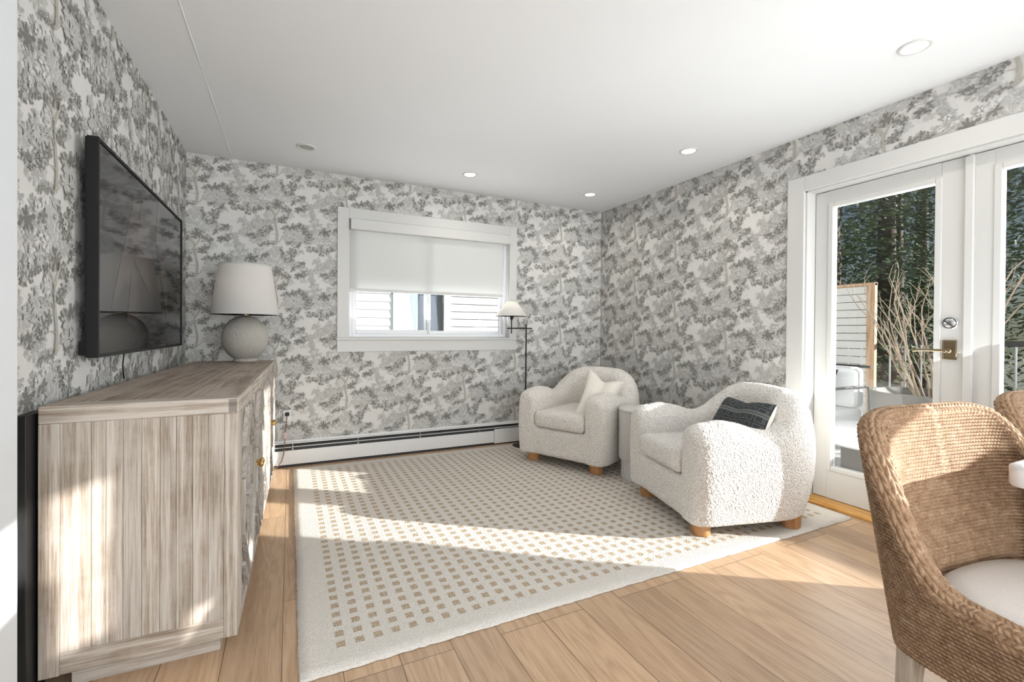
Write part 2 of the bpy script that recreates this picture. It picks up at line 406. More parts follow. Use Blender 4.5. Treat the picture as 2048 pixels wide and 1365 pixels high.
# --- wallpaper motif: (x, y, rx, ry, shade) measured around the foot of one trunk
MOT = [(1190,680,55,40,1),(1000,690,70,55,1),(1370,530,60,40,1),(250,850,70,50,1),(620,90,125,80,2),(700,60,60,40,1.5),
(360,330,95,60,2),(300,460,70,55,2),(430,430,80,60,1.5),(660,350,110,75,2),(790,270,85,70,1.5),(830,400,125,90,1.5),(1000,440,140,75,1.2),(920,350,70,60,1.2),
(390,190,70,65,2),(430,260,75,60,2),(300,260,50,45,2),(700,300,60,45,3),(530,340,95,72,3.5),(600,240,60,45,2),(560,440,80,60,2),
(690,530,80,70,2),(540,540,70,110,1.5),(460,560,60,70,2),(340,570,72,48,3),(210,605,40,28,2),(160,625,22,15,2),(490,640,46,50,3),(480,560,25,60,3),(560,600,35,50,3),(625,580,36,55,3),(420,600,34,30,3),
(1030,285,72,78,3),(1020,370,50,50,3),(890,220,34,50,3),(920,290,36,45,3),(950,360,34,34,3),(840,205,45,28,1.2),
(1160,435,58,42,3),(1110,470,45,30,3),(1060,505,50,42,3),(840,530,75,72,3),(950,590,62,52,3),(1000,610,40,30,3),(1140,595,95,50,3.5),(1200,560,40,36,3),(1150,518,85,24,.7),
(730,590,34,52,3),(660,500,60,50,2),(1260,560,60,52,2),(1290,650,48,62,2),(1310,710,26,28,2),
(720,675,52,48,2),(760,650,50,42,.7),(780,755,56,46,2),(905,745,70,52,3.2),(950,715,40,34,3),(830,705,34,30,.7),
(420,750,62,38,2),(520,830,105,62,1.8),(600,745,60,56,1.8),(690,800,80,65,1.8),(620,805,48,34,1),(440,890,68,36,1.5),(480,860,60,40,1.8),
(495,945,46,38,3),(575,950,52,46,3),(560,985,30,22,3),(700,905,58,50,3),(760,855,42,50,3),(640,885,50,34,3),(660,950,30,26,3),
(970,865,62,56,3),(1060,850,50,46,3),(1125,825,56,48,3),(1190,875,70,52,3),(1160,950,80,70,3),(1235,960,70,56,3),(1290,1015,46,34,3),(1235,1050,38,36,3),(1090,930,70,50,3),
(1010,920,78,40,1.2),(1120,930,60,40,1.2),(1170,985,50,34,1.2),(1080,990,75,32,1.5),(960,990,60,45,1.5),(1000,1055,54,46,3),(985,1025,40,28,1.2),(1110,1040,66,48,2.4),(1100,1025,40,26,1.2),(1060,1080,40,20,1.2),(1110,1112,34,28,3),(1130,1085,30,24,3),
(690,410,56,34,0),(715,465,44,28,0),(390,195,36,34,0),(440,270,42,26,0),(330,275,36,28,0),(620,260,44,34,0),(705,225,48,34,0),(400,470,48,34,.7),(300,470,34,24,1.2),(960,320,38,36,.7),(545,520,20,70,.7),(840,290,40,24,1.2),(760,380,50,30,1.2),(1050,420,60,24,1),(610,690,20,12,1)]
MOT += [(660+i*34, 1070-(i%2)*10, 26, 15, 3) for i in range(5)]
rr = random.Random(3)
def leafpoly(cx, cy, rx, ry, rnd):
    per = PI * (rx + ry); L = max(6, int(per / 30)); pts = []; a0 = rnd.random() * 6
    for i in range(L):
        j = .80 + .28 * rnd.random(); a = a0 + 2 * PI * i / L; st = 2 * PI / L
        for k, s in ((0, .70), (.26, .90 * j + .06), (.5, 1.0 * j + .08), (.74, .90 * j + .06)):
            t = a + k * st; pts.append((cx + rx * s * math.cos(t), cy + ry * s * math.sin(t)))
    return pts
def oak(cx, cy, ang, L, W):
    """one lobed leaf growing from (cx, cy)"""
    ca, sa = math.cos(ang), math.sin(ang)
    prof = [(0, .05), (.10, .10), (.13, .42), (.20, .50), (.24, .16), (.30, .30), (.36, .85), (.44, .88), (.46, .28), (.54, .36), (.60, 1.05), (.68, .98), (.69, .34), (.76, .38), (.84, .82), (.90, .70), (.90, .30), (1.04, .20)]
    pts = []
    for sgn in (1, -1):
        pr_ = prof if sgn > 0 else prof[::-1]
        for a, b in pr_:
            b = b * (.85 + .3 * rr.random()) * sgn * W; a_ = a * L
            pts.append((cx + ca * a_ - sa * b, cy + sa * a_ + ca * b))
    return pts
TILE = []   # (poly in metres relative to trunk foot, shade)
SCL = .00058
def tw(x, y): return ((x - 835) * .000565, -(y - 1075 - .10 * (x - 835)) * SCL)
for i, (x, y, rx, ry, sh) in enumerate(MOT):
    k = min(SHK, key=lambda s: abs(s - sh) if s != 9 else 99)
    if k >= 1: TILE.append(([tw(*p) for p in leafpoly(x, y, rx * (.50 if k >= 3 else .42), ry * (.52 if k >= 3 else .45), rr)], k))
    nl = 6 if min(rx, ry) < 26 else (10 if max(rx, ry) < 62 else 15); a0 = rr.random() * 6
    alt = {0: .7, .7: 0, 1: .7, 1.5: 1, 2: 1, 3: 2, 3.5: 2}[k]
    for li in range(nl):
        a_ = a0 + 2 * PI * li / nl + rr.uniform(-.18, .18); q_ = rr.uniform(.80, 1.08); ex, ey = rx * q_ * math.cos(a_), ry * q_ * math.sin(a_); el = math.hypot(ex, ey)
        L_ = max(24, min(el * .80, 52)); lw = L_ * rr.uniform(.26, .36); da = math.atan2(ey + (10 if k >= 3 else 0), ex) + rr.uniform(-.35, .35)
        f_ = max(0, el - L_) / max(el, 1)
        TILE.append(([tw(*p) for p in oak(x + ex * f_, y + ey * f_, da, L_, lw)], alt if li % 3 == 2 and k != 1 else k))
    if k >= 2:
        for _ in range(2):
            a_ = rr.random() * 6.283; q_ = rr.uniform(.75, 1.0)
            TILE.append(([tw(*p) for p in oak(x + rx * q_ * math.cos(a_), y + ry * q_ * math.sin(a_), a_ + rr.uniform(-.7, .7), rr.uniform(20, 32), rr.uniform(9, 13))], k if rr.random() < .7 else 2))
    if rx > 44 and 1 < sh <= 3 and rr.random() < .75:    # small paler leaflets over the mass
        for _ in range(4):
            q = oak(x + rr.uniform(-.5, .5) * rx, y + rr.uniform(-.5, .5) * ry, rr.random() * 6.28, rr.uniform(28, 42), rr.uniform(10, 14))
            TILE.append(([tw(*p) for p in q], {1.5: .7, 2: 1, 3: 1.5}.get(k, 1)))
def ribbon(pts, w0, w1):
    L = []; Rr = []
    for i, p in enumerate(pts):
        a = pts[max(0, i - 1)]; b = pts[min(len(pts) - 1, i + 1)]; dx, dy = b[0] - a[0], b[1] - a[1]; n = math.hypot(dx, dy)
        w = w0 + (w1 - w0) * i / (len(pts) - 1); L.append((p[0] - dy / n * w, p[1] + dx / n * w)); Rr.append((p[0] + dy / n * w, p[1] - dx / n * w))
    return L + Rr[::-1]
for pts, a, b in [([(828,1075),(838,1040),(848,980),(846,910),(832,840),(820,760),(815,700),(828,672)], 15, 8),
                  ([(828,680),(870,610),(885,560),(900,520),(935,490)], 9, 3), ([(860,620),(900,570),(990,540)], 6, 2), ([(822,690),(790,630),(770,570),(765,490)], 7, 2),
                  ([(790,640),(760,600),(735,560)], 5, 2), ([(820,680),(805,610),(815,560)], 4, 2), ([(845,1060),(885,1030),(910,970)], 6, 3), ([(835,945),(800,935),(765,925)], 4, 2)]:
    TILE.append(([tw(*p) for p in ribbon(pts, a, b)], 9))
TILE.append(([tw(*p) for p in ribbon([(842, 1070), (856, 1010), (860, 940), (850, 880), (836, 800)], 3, 2)], 2))

def wallpaper(mb, O, U, N, u0, v0, off, umin, umax, vmin, vmax, holes=()):
    """prints the motif on the plane through O with horizontal U, normal N"""
    V = Vector((0, 0, 1)); lift = .00028
    i0 = int(math.floor((umin - .4 - u0) / .53)); i1 = int(math.ceil((umax + .4 - u0) / .53))
    for i in range(i0, i1 + 1):
        for j in range(-5, 4):
            bu = u0 + i * .53; bv = v0 + j * .534 + (off if i % 2 else 0)
            if bv > vmax + .2 or bv + .6 < vmin: continue
            for k, (poly, sh) in enumerate(TILE):
                P = [(bu + a, bv + b) for a, b in poly]
                us = [p[0] for p in P]; vs = [p[1] for p in P]
                if max(us) <= umin or min(us) >= umax or max(vs) <= vmin or min(vs) >= vmax: continue
                cu, cv = sum(us) / len(us), sum(vs) / len(vs)
                if any(a < cu < b and c < cv < d for a, b, c, d in holes): continue
                out = []
                for a, b in P:
                    a = min(max(a, umin), umax); b = min(max(b, vmin), vmax)
                    for (h0, h1, h2, h3) in holes:
                        if h0 < a < h1 and h2 < b < h3:
                            dd = [(a - h0, 0), (h1 - a, 1), (b - h2, 2), (h3 - b, 3)]; e = min(dd)[1]
                            if e == 0: a = h0
                            elif e == 1: a = h1
                            elif e == 2: b = h2
                            else: b = h3
                    q = (a, b)
                    if not out or (abs(out[-1][0] - a) + abs(out[-1][1] - b)) > 1e-5: out.append(q)
                if len(out) < 3: continue
                h = lift + k * .0000035
                mb.add([O + U * a + V * b + N * h for a, b in out], [tuple(range(len(out)))], 1 + SHK.index(sh))
PMATS = lambda base: [base] + [M['sh%s' % k] for k in SHK]

fl = MB().box(-1.0, XR, YR, YB, -.12, 0).build('floor', M['floor']); struct(fl)
ce = MB(); ce.box(-1.0, XR + .15, YR, YB + .15, ZC, ZC + .12)
ce.tube([(-.403, y, ZC + .001) for y in np.linspace(YR + .1, YB, 30)], [.0032 + .0012 * math.sin(i * 2.3) for i in range(30)], 6)
struct(ce.build('ceiling', M['ceiling']))
# left: papered recess wall and the white wall nearer the camera
wl = MB(); wl.box(XL - .12, XL, YF, YB + .15, 0, ZC); wallpaper(wl, Vector((XL, 0, 0)), Vector((0, 1, 0)), Vector((1, 0, 0)), 2.01, 1.542, .264, YF, YB, 0.0, ZC)
struct(wl.build('wall_left', PMATS(M['paper'])))
struct(MB().box(XL - .12, XF, YR, YF, 0, ZC, bev=.006).build('wall_left_near', M['white']))
# back
wb = MB()
for b in ((XL - .12, WX0, 0, ZC), (WX1, XR + .15, 0, ZC), (WX0, WX1, 0, WZ0), (WX0, WX1, WZ1, ZC)): wb.box(b[0], b[1], YB, YB + .15, b[2], b[3])
wallpaper(wb, Vector((0, YB, 0)), Vector((1, 0, 0)), Vector((0, -1, 0)), -.10, 1.778, .25, XL, XR, .12, ZC, [(WX0 - .03, WX1 + .03, WZ0 - .05, WZ1 + .03)])
struct(wb.build('wall_back', PMATS(M['paper'])))
# right, with the door opening and unseen openings shaped to throw the sun patches
wr = MB()
SUN_CUTS = [(-.66, -.07, 1.14, 1.41), (-.88, -.70, 1.42, 1.95)]
segs = [(DY1, YB, 0, ZC), (DY0, DY1, DZ, ZC), (-.07, DY0, 0, ZC), (-.66, -.07, 0, 1.14), (-.66, -.07, 1.41, ZC), (-.70, -.66, 0, ZC), (-.88, -.70, 0, 1.42), (-1.75, -.88, 0, 1.70), (-1.75, -.70, 1.95, ZC), (YR, -1.75, 0, ZC)]
for a, b, c, d in segs: wr.box(XR, XR + .15, a, b, c, d)
wallpaper(wr, Vector((XR, 0, 0)), Vector((0, -1, 0)), Vector((-1, 0, 0)), -2.50, 1.475, .265, -YB, .0, 0.0, ZC, [(-DY1 - .03, -DY0 + .03, -.1, DZ + .03)])
struct(wr.build('wall_right', PMATS(M['paper'])))
rw = MB()
for b in ((-1.0, XR + .15, 0, .35), (-1.0, XR + .15, 2.3, ZC), (-1.0, -.4, .35, 2.3), (2.9, XR + .15, .35, 2.3)): rw.box(b[0], b[1], YR - .15, YR, b[2], b[3])
struct(rw.build('wall_rear', M['white']))
bb = MB().box(XR - .015, XR, 2.0, YB, 0, .11, bev=.003); struct(bb.build('baseboard_right', M['trim']))
bb = MB().box(XL, XL + .015, 1.875, YB, 0, .11, bev=.003); struct(bb.build('baseboard_left', M['trim']))

# --- back window (structure) with casing, stool, apron, slider frames, panes
win = struct(bpy.data.objects.new('window_1', None)); COL.objects.link(win); win.location = (1.2, YB, 1.5)
def wpart(mb, name, m): 
    o = mb.build(name, m, win); o.matrix_parent_inverse = Matrix.Translation((-1.2, -YB, -1.5)); return o
c = MB(); t = .020
for prof in ((.354, WX0, 1.032, 2.131), (WX1, 2.03, 1.032, 2.131)): c.box(prof[0], prof[1], YB - t, YB, prof[2], prof[3], bev=.003)
c.box(WX0, WX1, YB - t, YB, WZ1, 2.131, bev=.003)
wpart(c, 'casing', M['trim'])
wpart(MB().box(.350, 2.034, YB - .03, YB + .02, 1.012, 1.034, bev=.004), 'stool', M['trim'])
wpart(MB().box(.354, 2.03, YB - .018, YB, .912, 1.012, bev=.003), 'apron', M['trim'])
jb = MB()
jb.box(WX0, WX0 + .006, YB, YB + .13, WZ0, WZ1); jb.box(WX1 - .006, WX1, YB, YB + .13, WZ0, WZ1); jb.box(WX0, WX1, YB, YB + .13, WZ1 - .006, WZ1); jb.box(WX0, WX1, YB + .02, YB + .13, WZ0 - .01, WZ0 + .006)
wpart(jb, 'jamb', M['trim'])
def rectframe(mb, x0, x1, z0, z1, wd, y0, y1, bev=.003, wb_=None):
    wb_ = wb_ or wd
    mb.box(x0, x0 + wd, y0, y1, z0, z1, bev=bev); mb.box(x1 - wd, x1, y0, y1, z0, z1, bev=bev)
    mb.box(x0 + wd, x1 - wd, y0, y1, z0, z0 + wb_, bev=bev); mb.box(x0 + wd, x1 - wd, y0, y1, z1 - wd, z1, bev=bev)
fr = MB(); rectframe(fr, WX0 + .006, WX1 - .006, WZ0 + .006, WZ1 - .006, .028, YB + .045, YB + .125)
wpart(fr, 'window_frame', M['vinyl'])
s1 = MB(); rectframe(s1, WX0 + .034, 1.175, WZ0 + .034, WZ1 - .034, .036, YB + .05, YB + .078); wpart(s1, 'sash', M['vinyl'])
s2 = MB(); rectframe(s2, 1.125, WX1 - .034, WZ0 + .034, WZ1 - .034, .030, YB + .085, YB + .112); wpart(s2, 'sash', M['vinyl'])
wpart(MB().box(1.150, 1.158, YB + .035, YB + .05, 1.06, 1.17, bev=.002), 'sash_latch', M['vinyl'])
g = MB().box(WX0 + .06, 1.15, YB + .062, YB + .066, WZ0 + .06, WZ1 - .06); wpart(g, 'pane', M['glass'])
g = MB().box(1.15, WX1 - .06, YB + .097, YB + .101, WZ0 + .06, WZ1 - .06); wpart(g, 'pane', M['glass'])

# roller shade hanging in the window
rs = thing('roller_shade', 'white roller shade pulled halfway down inside the sliding window', 'window shade', (1.2, YB, 1.95))
def rpart(mb, name, m):
    o = mb.build(name, m, rs); o.matrix_parent_inverse = Matrix.Translation((-1.2, -YB, -1.95)); return o
rpart(MB().box(WX0 + .010, WX1 - .012, YB - .052, YB + .028, 1.950, 2.036, bev=.004), 'cassette', M['trim'])
rpart(MB().box(WX0 + .008, 1.888, YB + .006, YB + .008, 1.452, 1.955), 'shade_fabric', M['rollershade'])
rpart(MB().box(WX0 + .008, 1.888, YB + .0, YB + .014, 1.430, 1.454, bev=.003), 'hem_bar', M['trim'])

# --- french doors
def ybox(mb, y0, y1, z0, z1, x0, x1, bev=.003): mb.box(x0, x1, y0, y1, z0, z1, bev=bev)
tr = MB()
ybox(tr, DY1 - .001, 2.0, 0, 2.135, XR - .02, XR, .004); ybox(tr, .2, DY0 + .001, 0, 2.135, XR - .02, XR, .004); ybox(tr, DY0, DY1, DZ, 2.135, XR - .02, XR, .004)
tr.box(XR, XR + .15, DY1 - .010, DY1, 0, DZ); tr.box(XR, XR + .15, DY0, DY0 + .010, 0, DZ); tr.box(XR, XR + .15, DY0, DY1, DZ - .008, DZ)
struct(tr.build('trim_1', M['trim']))
ts = MB(); ts.box(3.036, XR + .001, DY0 - .05, DY1 + .06, 0, .018, bev=.005); ts.box(XR, 3.24, DY0 + .012, DY1 - .012, 0, .024, bev=.004)
struct(ts.build('trim_2', M['sill']))
def leaf(name, y0, y1, gy0, gy1, hand=False):
    d = struct(bpy.data.objects.new(name, None)); COL.objects.link(d); d.location = (3.18, (y0 + y1) / 2, 0)
    inv = Matrix.Translation((-3.18, -(y0 + y1) / 2, 0))
    def part(mb, n, m):
        o = mb.build(n, m, d); o.matrix_parent_inverse = inv; return o
    X0, X1 = 3.157, 3.200; z0, z1 = .027, 2.024; gz0, gz1 = .237, 1.918; s = .026
    f = MB()
    f.box(X0, X1, y0, gy0 - s, z0, z1, bev=.003); f.box(X0, X1, gy1 + s, y1, z0, z1, bev=.003)
    f.box(X0, X1, gy0 - s, gy1 + s, z0, gz0 - s); f.box(X0, X1, gy0 - s, gy1 + s, gz1 + s, z1)
    part(f, 'door_frame', M['trim'])
    b = MB(); a0, a1, c0, c1 = gy0 - s - .004, gy1 + s + .004, gz0 - s - .004, gz1 + s + .004
    for (p0, p1, q0, q1) in ((a0, gy0, c0, c1), (gy1, a1, c0, c1), (gy0, gy1, c0, gz0), (gy0, gy1, gz1, c1)): b.box(X0 - .006, X1 + .004, p0, p1, q0, q1, bev=.004)
    part(b, 'glazing_bead', M['trim'])
    part(MB().box(3.176, 3.181, gy0, gy1, gz0, gz1), 'pane', M['glass'])
    return d, part
d1, p1 = leaf('door_1', 1.108, DY1 - .013, 1.245, 1.765)
d2, p2 = leaf('door_2', DY0 + .013, 1.098, .44, .983)
RX = Matrix.Translation((3.157, 0, 0)) @ Matrix.Rotation(-PI / 2, 4, 'Y')   # local z -> -x
p1(MB().box(3.140, 3.158, 1.083, 1.120, .03, 2.02, bev=.005), 'astragal', M['trim'])
# deadbolt rose
rose = MB(); T = Matrix.Translation((3.157, 1.176, 1.158)) @ Matrix.Rotation(-PI / 2, 4, 'Y')
rose.lathe([(.034, 0), (.034, .004), (.030, .008), (.026, .008), (.025, .006), (.020, .010), (.008, .012), (0, .012)], n=40, M_=T)
rose.bar((3.140, 1.150, 1.138), (3.140, 1.196, 1.172), .006, .008, up=Vector((1, 0, 0)))
p1(rose, 'deadbolt', M['chrome'])
pl = MB(); pl.box(3.150, 3.158, 1.149, 1.203, .966, 1.066, bev=.002)
for (a, b, c_, e) in ((1.147, 1.154, .964, 1.068), (1.198, 1.205, .964, 1.068), (1.154, 1.198, .964, .971), (1.154, 1.198, 1.061, 1.068)): pl.box(3.147, 3.157, a, b, c_, e, bev=.002)
plate = p1(pl, 'handle_plate', M['bronze'])
T = Matrix.Translation((3.150, 1.178, 1.012)) @ Matrix.Rotation(-PI / 2, 4, 'Y')
lv = MB().lathe([(.015, 0), (.014, .006), (.009, .010), (.009, .045), (.011, .050), (.009, .056), (0, .058)], n=24, M_=T)
lv.tube([(3.100, 1.178, 1.012), (3.096, 1.20, 1.013), (3.095, 1.26, 1.014), (3.094, 1.300, 1.011), (3.092, 1.312, 1.008)], [.008, .0075, .0065, .008, .006], 12)
lever = lv.build('lever_handle', M['bronze'], plate)
# casing of the unseen openings that shape the sun patches
for n, (a, b, c_, e) in enumerate(SUN_CUTS):
    wf = MB(); 
    for (p, q_, r_, s_) in ((a, a + .02, c_, e), (b - .008, b, c_, e), (a, b, c_, c_ + .02), (a, b, e - .02, e)): wf.box(XR + .05, XR + .1, p, q_, r_, s_)
    struct(wf.build('window_%d' % (n + 2), M['trim']))

# --- recessed ceiling lights
spots = [((2.547, 1.085), 1), ((2.573, 2.42), 1), ((2.561, 3.607), 1), ((1.346, 3.603), 1), ((.098, 3.597), 0)]
lab = ['lit recessed ceiling light nearest the camera above the french doors', 'lit recessed ceiling light above the right armchair, second from the camera', 'lit recessed ceiling light in the corner beside both papered walls',
       'lit recessed ceiling light in front of the sliding window', 'unlit recessed ceiling light near the wall with the television']
M['led'] = bpy.data.materials.new('led_diffuser'); M['led'].use_nodes = True
bz = M['led'].node_tree.nodes['Principled BSDF']; bz.inputs['Base Color'].default_value = (.9, .9, .88, 1); bz.inputs['Emission Color'].default_value = (1, .98, .92, 1); bz.inputs['Emission Strength'].default_value = 5
M['led_off'] = mat('unlit_diffuser', (.42, .41, .37), .5)
for (x, y), on in spots:
    i = [s[0] for s in spots].index((x, y))
    t_ = thing('recessed_light', lab[i], 'ceiling light', (x, y, ZC), 0, 'recessed ceiling lights')
    MB().lathe([(.046, -.001), (.047, -.004), (.052, -.007), (.060, -.006), (.064, -.002), (.064, .002), (.046, .002)], n=48).build('trim_ring', M['trim'], t_)
    MB().lathe([(.0, -.0035), (.044, -.0035), (.046, -.001)], n=40).build('diffuser', M['led'] if on else M['led_off'], t_)
    if on:
        a_ = area('downlight', (x, y, ZC - .012), (0, 0, -1), .08, .08, 2.0, (1, .95, .87), 150)

# --- baseboard radiator
rd = thing('baseboard_radiator', 'long white baseboard radiator with dark slots under the window', 'radiator', (.7, YB, 0))
RI = Matrix.Translation((-.7, -YB, 0))
def rdp(mb, n, m):
    o = mb.build(n, m, rd); o.matrix_parent_inverse = RI; return o
rdp(MB().box(XL + .02, 1.775, YB - .062, YB - .054, .022, .134, bev=.002), 'front_cover', M['radiator'])
rdp(MB().box(1.778, XR - .02, YB - .066, YB - .054, .012, .148, bev=.002), 'end_cover', M['radiator'])
rdp(MB().box(XL + .02, XR - .02, YB - .012, YB - .002, .01, .205, bev=.002), 'back_plate', M['radiator'])
rdp(MB().box(XL + .02, XR - .02, YB - .05, YB - .012, .0, .176), 'heating_core', M['darkslot'])
rdp(MB().box(XL + .02, XR - .02, YB - .061, YB - .052, .158, .1625), 'damper', M['radiator'])
rdp(MB().box(XL + .02, XR - .02, YB - .058, YB - .010, .186, .192, bev=.002), 'top_plate', M['radiator'])
for x in (.02, .52, 1.05, 1.62, 2.2): rdp(MB().box(x, x + .006, YB - .062, YB - .05, .136, .19).box(x - .006, x + .012, YB - .063, YB - .060, .140, .146), 'bracket', M['chrome'])

# outlet and cord by the sideboard
ot = thing('wall_outlet', 'small clear outlet plate with black plug on papered wall beside the sideboard', 'outlet', (-.015, YB, .42))
OI = Matrix.Translation((.015, -YB, -.42))
o = MB().box(-.045, .012, YB - .006, YB - .001, .36, .45, bev=.002).build('cover_plate', M['plastic'], ot); o.matrix_parent_inverse = OI
cd_ = thing('power_cord', 'brown lamp cord with black plug hanging from the wall outlet', 'cord', (-.02, YB - .02, .42))
CI = Matrix.Translation((.02, -(YB - .02), -.42))
o = MB().box(-.032, -.002, YB - .036, YB - .006, .405, .432, bev=.004).build('plug', M['black'], cd_); o.matrix_parent_inverse = CI
cp = [(-.018, YB - .024, .41), (-.022, YB - .03, .36), (-.03, YB - .07, .28), (-.034, YB - .08, .2), (-.04, YB - .082, .12), (-.055, YB - .084, .06), (-.085, YB - .086, .02), (-.12, YB - .088, .008)]
o = MB().tube(cp, .0032, 8).build('cable', M['cord'], cd_); o.matrix_parent_inverse = CI
o = MB().box(-.037, -.022, YB - .079, YB - .072, .235, .285).build('cord_tag', mat('pink_tag', (.62, .45, .42), .7), cd_); o.matrix_parent_inverse = CI

# ------------------------------------------------------------------ rug
def make_rug():
    x0, x1, y0, y1 = .028, 3.0, 1.553, 3.955; nx, ny = 150, 120; vs = []; fs = []
    for j in range(ny + 1):
        for i in range(nx + 1):
            x = x0 + (x1 - x0) * i / nx; y = y0 + (y1 - y0) * j / ny
            e = i in (0, nx) or j in (0, ny)
            if i in (0, nx): x += random.uniform(-.003, .003)
            if j in (0, ny): y += random.uniform(-.003, .003)
            vs.append((x, y, .002 if e else .013 + random.uniform(-.0004, .0004)))
    for j in range(ny):
        for i in range(nx): a = j * (nx + 1) + i; fs.append((a, a + 1, a + nx + 2, a + nx + 1))
    # densify the border so the edge is round
    o = mesh_obj('area_rug', vs, fs, M['rug'], smooth=True)
    for v in o.data.vertices:
        i = v.index % (nx + 1); j = v.index // (nx + 1)
        if i == 1: v.co.x = x0 + .006
        if i == nx - 1: v.co.x = x1 - .006
        if j == 1: v.co.y = y0 + .006
        if j == ny - 1: v.co.y = y1 - .006
    return o
tag(make_rug(), 'ivory wool rug with rows of small brown squares under the armchairs', 'rug')

# ------------------------------------------------------------------ sideboard
def make_sideboard():
    L, D, H_ = 2.08, .505, .868
    t = thing('sideboard', 'long bleached pine sideboard with lattice doors standing under the television', 'sideboard', (-.156, 1.79, 0), -math.radians(1.4))
    # top: long boards running its length
    tp = MB(); xs = [-D, -.40, -.285, -.16, -.075, 0]
    for a, b in zip(xs, xs[1:]): tp.box(a + .0005, b - .0005, .075, L - .075, H_ - .05, H_ - random.uniform(0, .0012), bev=.0012)
    tp.build('top_panel', M['pine_top'], t)
    en = MB()
    for y in (0, L - .075): MB().box(-D, 0, y, y + .0745, H_ - .052, H_, bev=.003).build('top_edge', M['pine_x'], t)
    eb = MB(); eb.box(-.03, .001, .0, L, H_ - .052, H_ - .0015, bev=.002); eb.build('front_rail', M['pine_y'], t)
    # end panels: stiles, upright boards, bottom rail
    for ye, nm in ((0, 'end_panel'), (L - .03, 'end_panel')):
        e = MB(); d0 = ye; d1 = ye + .03
        e.box(-D, -D + .048, d0, d1, .064, H_ - .052, bev=.002); e.box(-.04, 0, d0, d1, .064, H_ - .052, bev=.002)
        xs = [-D + .048, -.385, -.35, -.308, -.262, -.215, -.172, -.128, -.085, -.04]
        for a, b in zip(xs, xs[1:]): e.box(a + .0004, b - .0004, d0 + .003 + random.uniform(-.0006, .0006), d1, .13, H_ - .052, bev=.001)
        e.build(nm, M['pine_z'], t)
    for y_ in (.0005, L - .03): MB().box(-D + .048, -.04, y_, y_ + .0295, .066, .13, bev=.002).build('end_rail', M['pine_x'], t)
    bd = MB(); bd.box(-D, -.03, .03, L - .03, .064, .09); bd.box(-D, -D + .012, .03, L - .03, .09, H_ - .05); bd.box(-D + .012, -.03, L / 2 - .01, L / 2 + .01, .09, H_ - .05)
    bd.build('carcass', M['pine_y'], t)
    ff = MB(); ff.box(-.03, 0, .03, .075, .066, H_ - .052, bev=.002); ff.box(-.03, 0, L - .075, L - .03, .066, H_ - .052, bev=.002)
    ff.box(-.03, 0, .075, L - .075, .066, .105, bev=.002); ff.build('face_frame', M['pine_z'], t)
    pb = MB(); pb.box(-D + .06, -.055, .045, L - .05, 0, .064, bev=.002); pb.build('plinth', M['pine_x'], t)
    W_ = (L - .15) / 4; z0, z1 = .108, H_ - .055
    for k in range(4):
        a = .075 + k * W_ + .002; b = .075 + (k + 1) * W_ - .002
        d = MB()
        n = 5
        for i in range(n): d.box(-.024, -.006, a + (b - a) * i / n + .0003, a + (b - a) * (i + 1) / n - .0003, z0, z1, bev=.0008)
        d.box(-.010, .001, a, a + .035, z0, z1, bev=.002); d.box(-.010, .001, b - .035, b, z0, z1, bev=.002)
        do = d.build('door', M['pine_z'], t)
        mm = MB(); c_ = (a + b) / 2; up = Vector((1, 0, 0)); zc = (z0 + z1) / 2
        def bar(p, q): mm.bar((.005, p[0], p[1]), (.005, q[0], q[1]), .016, .014, up=up)
        aa, bb_ = a + .035, b - .035
        bar((c_, z1 - .02), (aa, zc + .10)); bar((c_, z1 - .02), (bb_, zc + .10)); bar((aa, zc + .10), (aa, zc - .10)); bar((bb_, zc + .10), (bb_, zc - .10))
        bar((aa, zc - .10), (c_, z0 + .02)); bar((bb_, zc - .10), (c_, z0 + .02))
        m_ = .085
        bar((c_ - m_, z1 - .015), (aa + .01, z1 - .14)); bar((c_ + m_, z1 - .015), (bb_ - .01, z1 - .14))
        bar((c_ - m_, z0 + .015), (aa + .01, z0 + .14)); bar((c_ + m_, z0 + .015), (bb_ - .01, z0 + .14))
        bar((c_, zc + .17), (c_ - .07, zc)); bar((c_, zc + .17), (c_ + .07, zc)); bar((c_, zc - .17), (c_ - .07, zc)); bar((c_, zc - .17), (c_ + .07, zc))
        mm.build('molding', M['molding'], do)
        ky = b - .022 if k % 2 == 0 else a + .022
        T = Matrix.Translation((.0, ky, .50)) @ Matrix.Rotation(PI / 2, 4, 'Y')
        kb = MB().lathe([(.011, 0), (.011, .004), (.006, .007), (.006, .018), (.012, .022), (.0155, .030), (.012, .038), (0, .041)], n=24, M_=T)
        kb.build('knob', M['brass'], do)
    return t
make_sideboard()

tag(MB().box(-.6955, -.667, 1.755, 1.87, .0, .85, bev=.003).build('gap_filler_panel', M['black']), 'added narrow black panel filling the dark gap between sideboard and left wall', 'panel')  # black box added to make the gap read dark; real object unknown

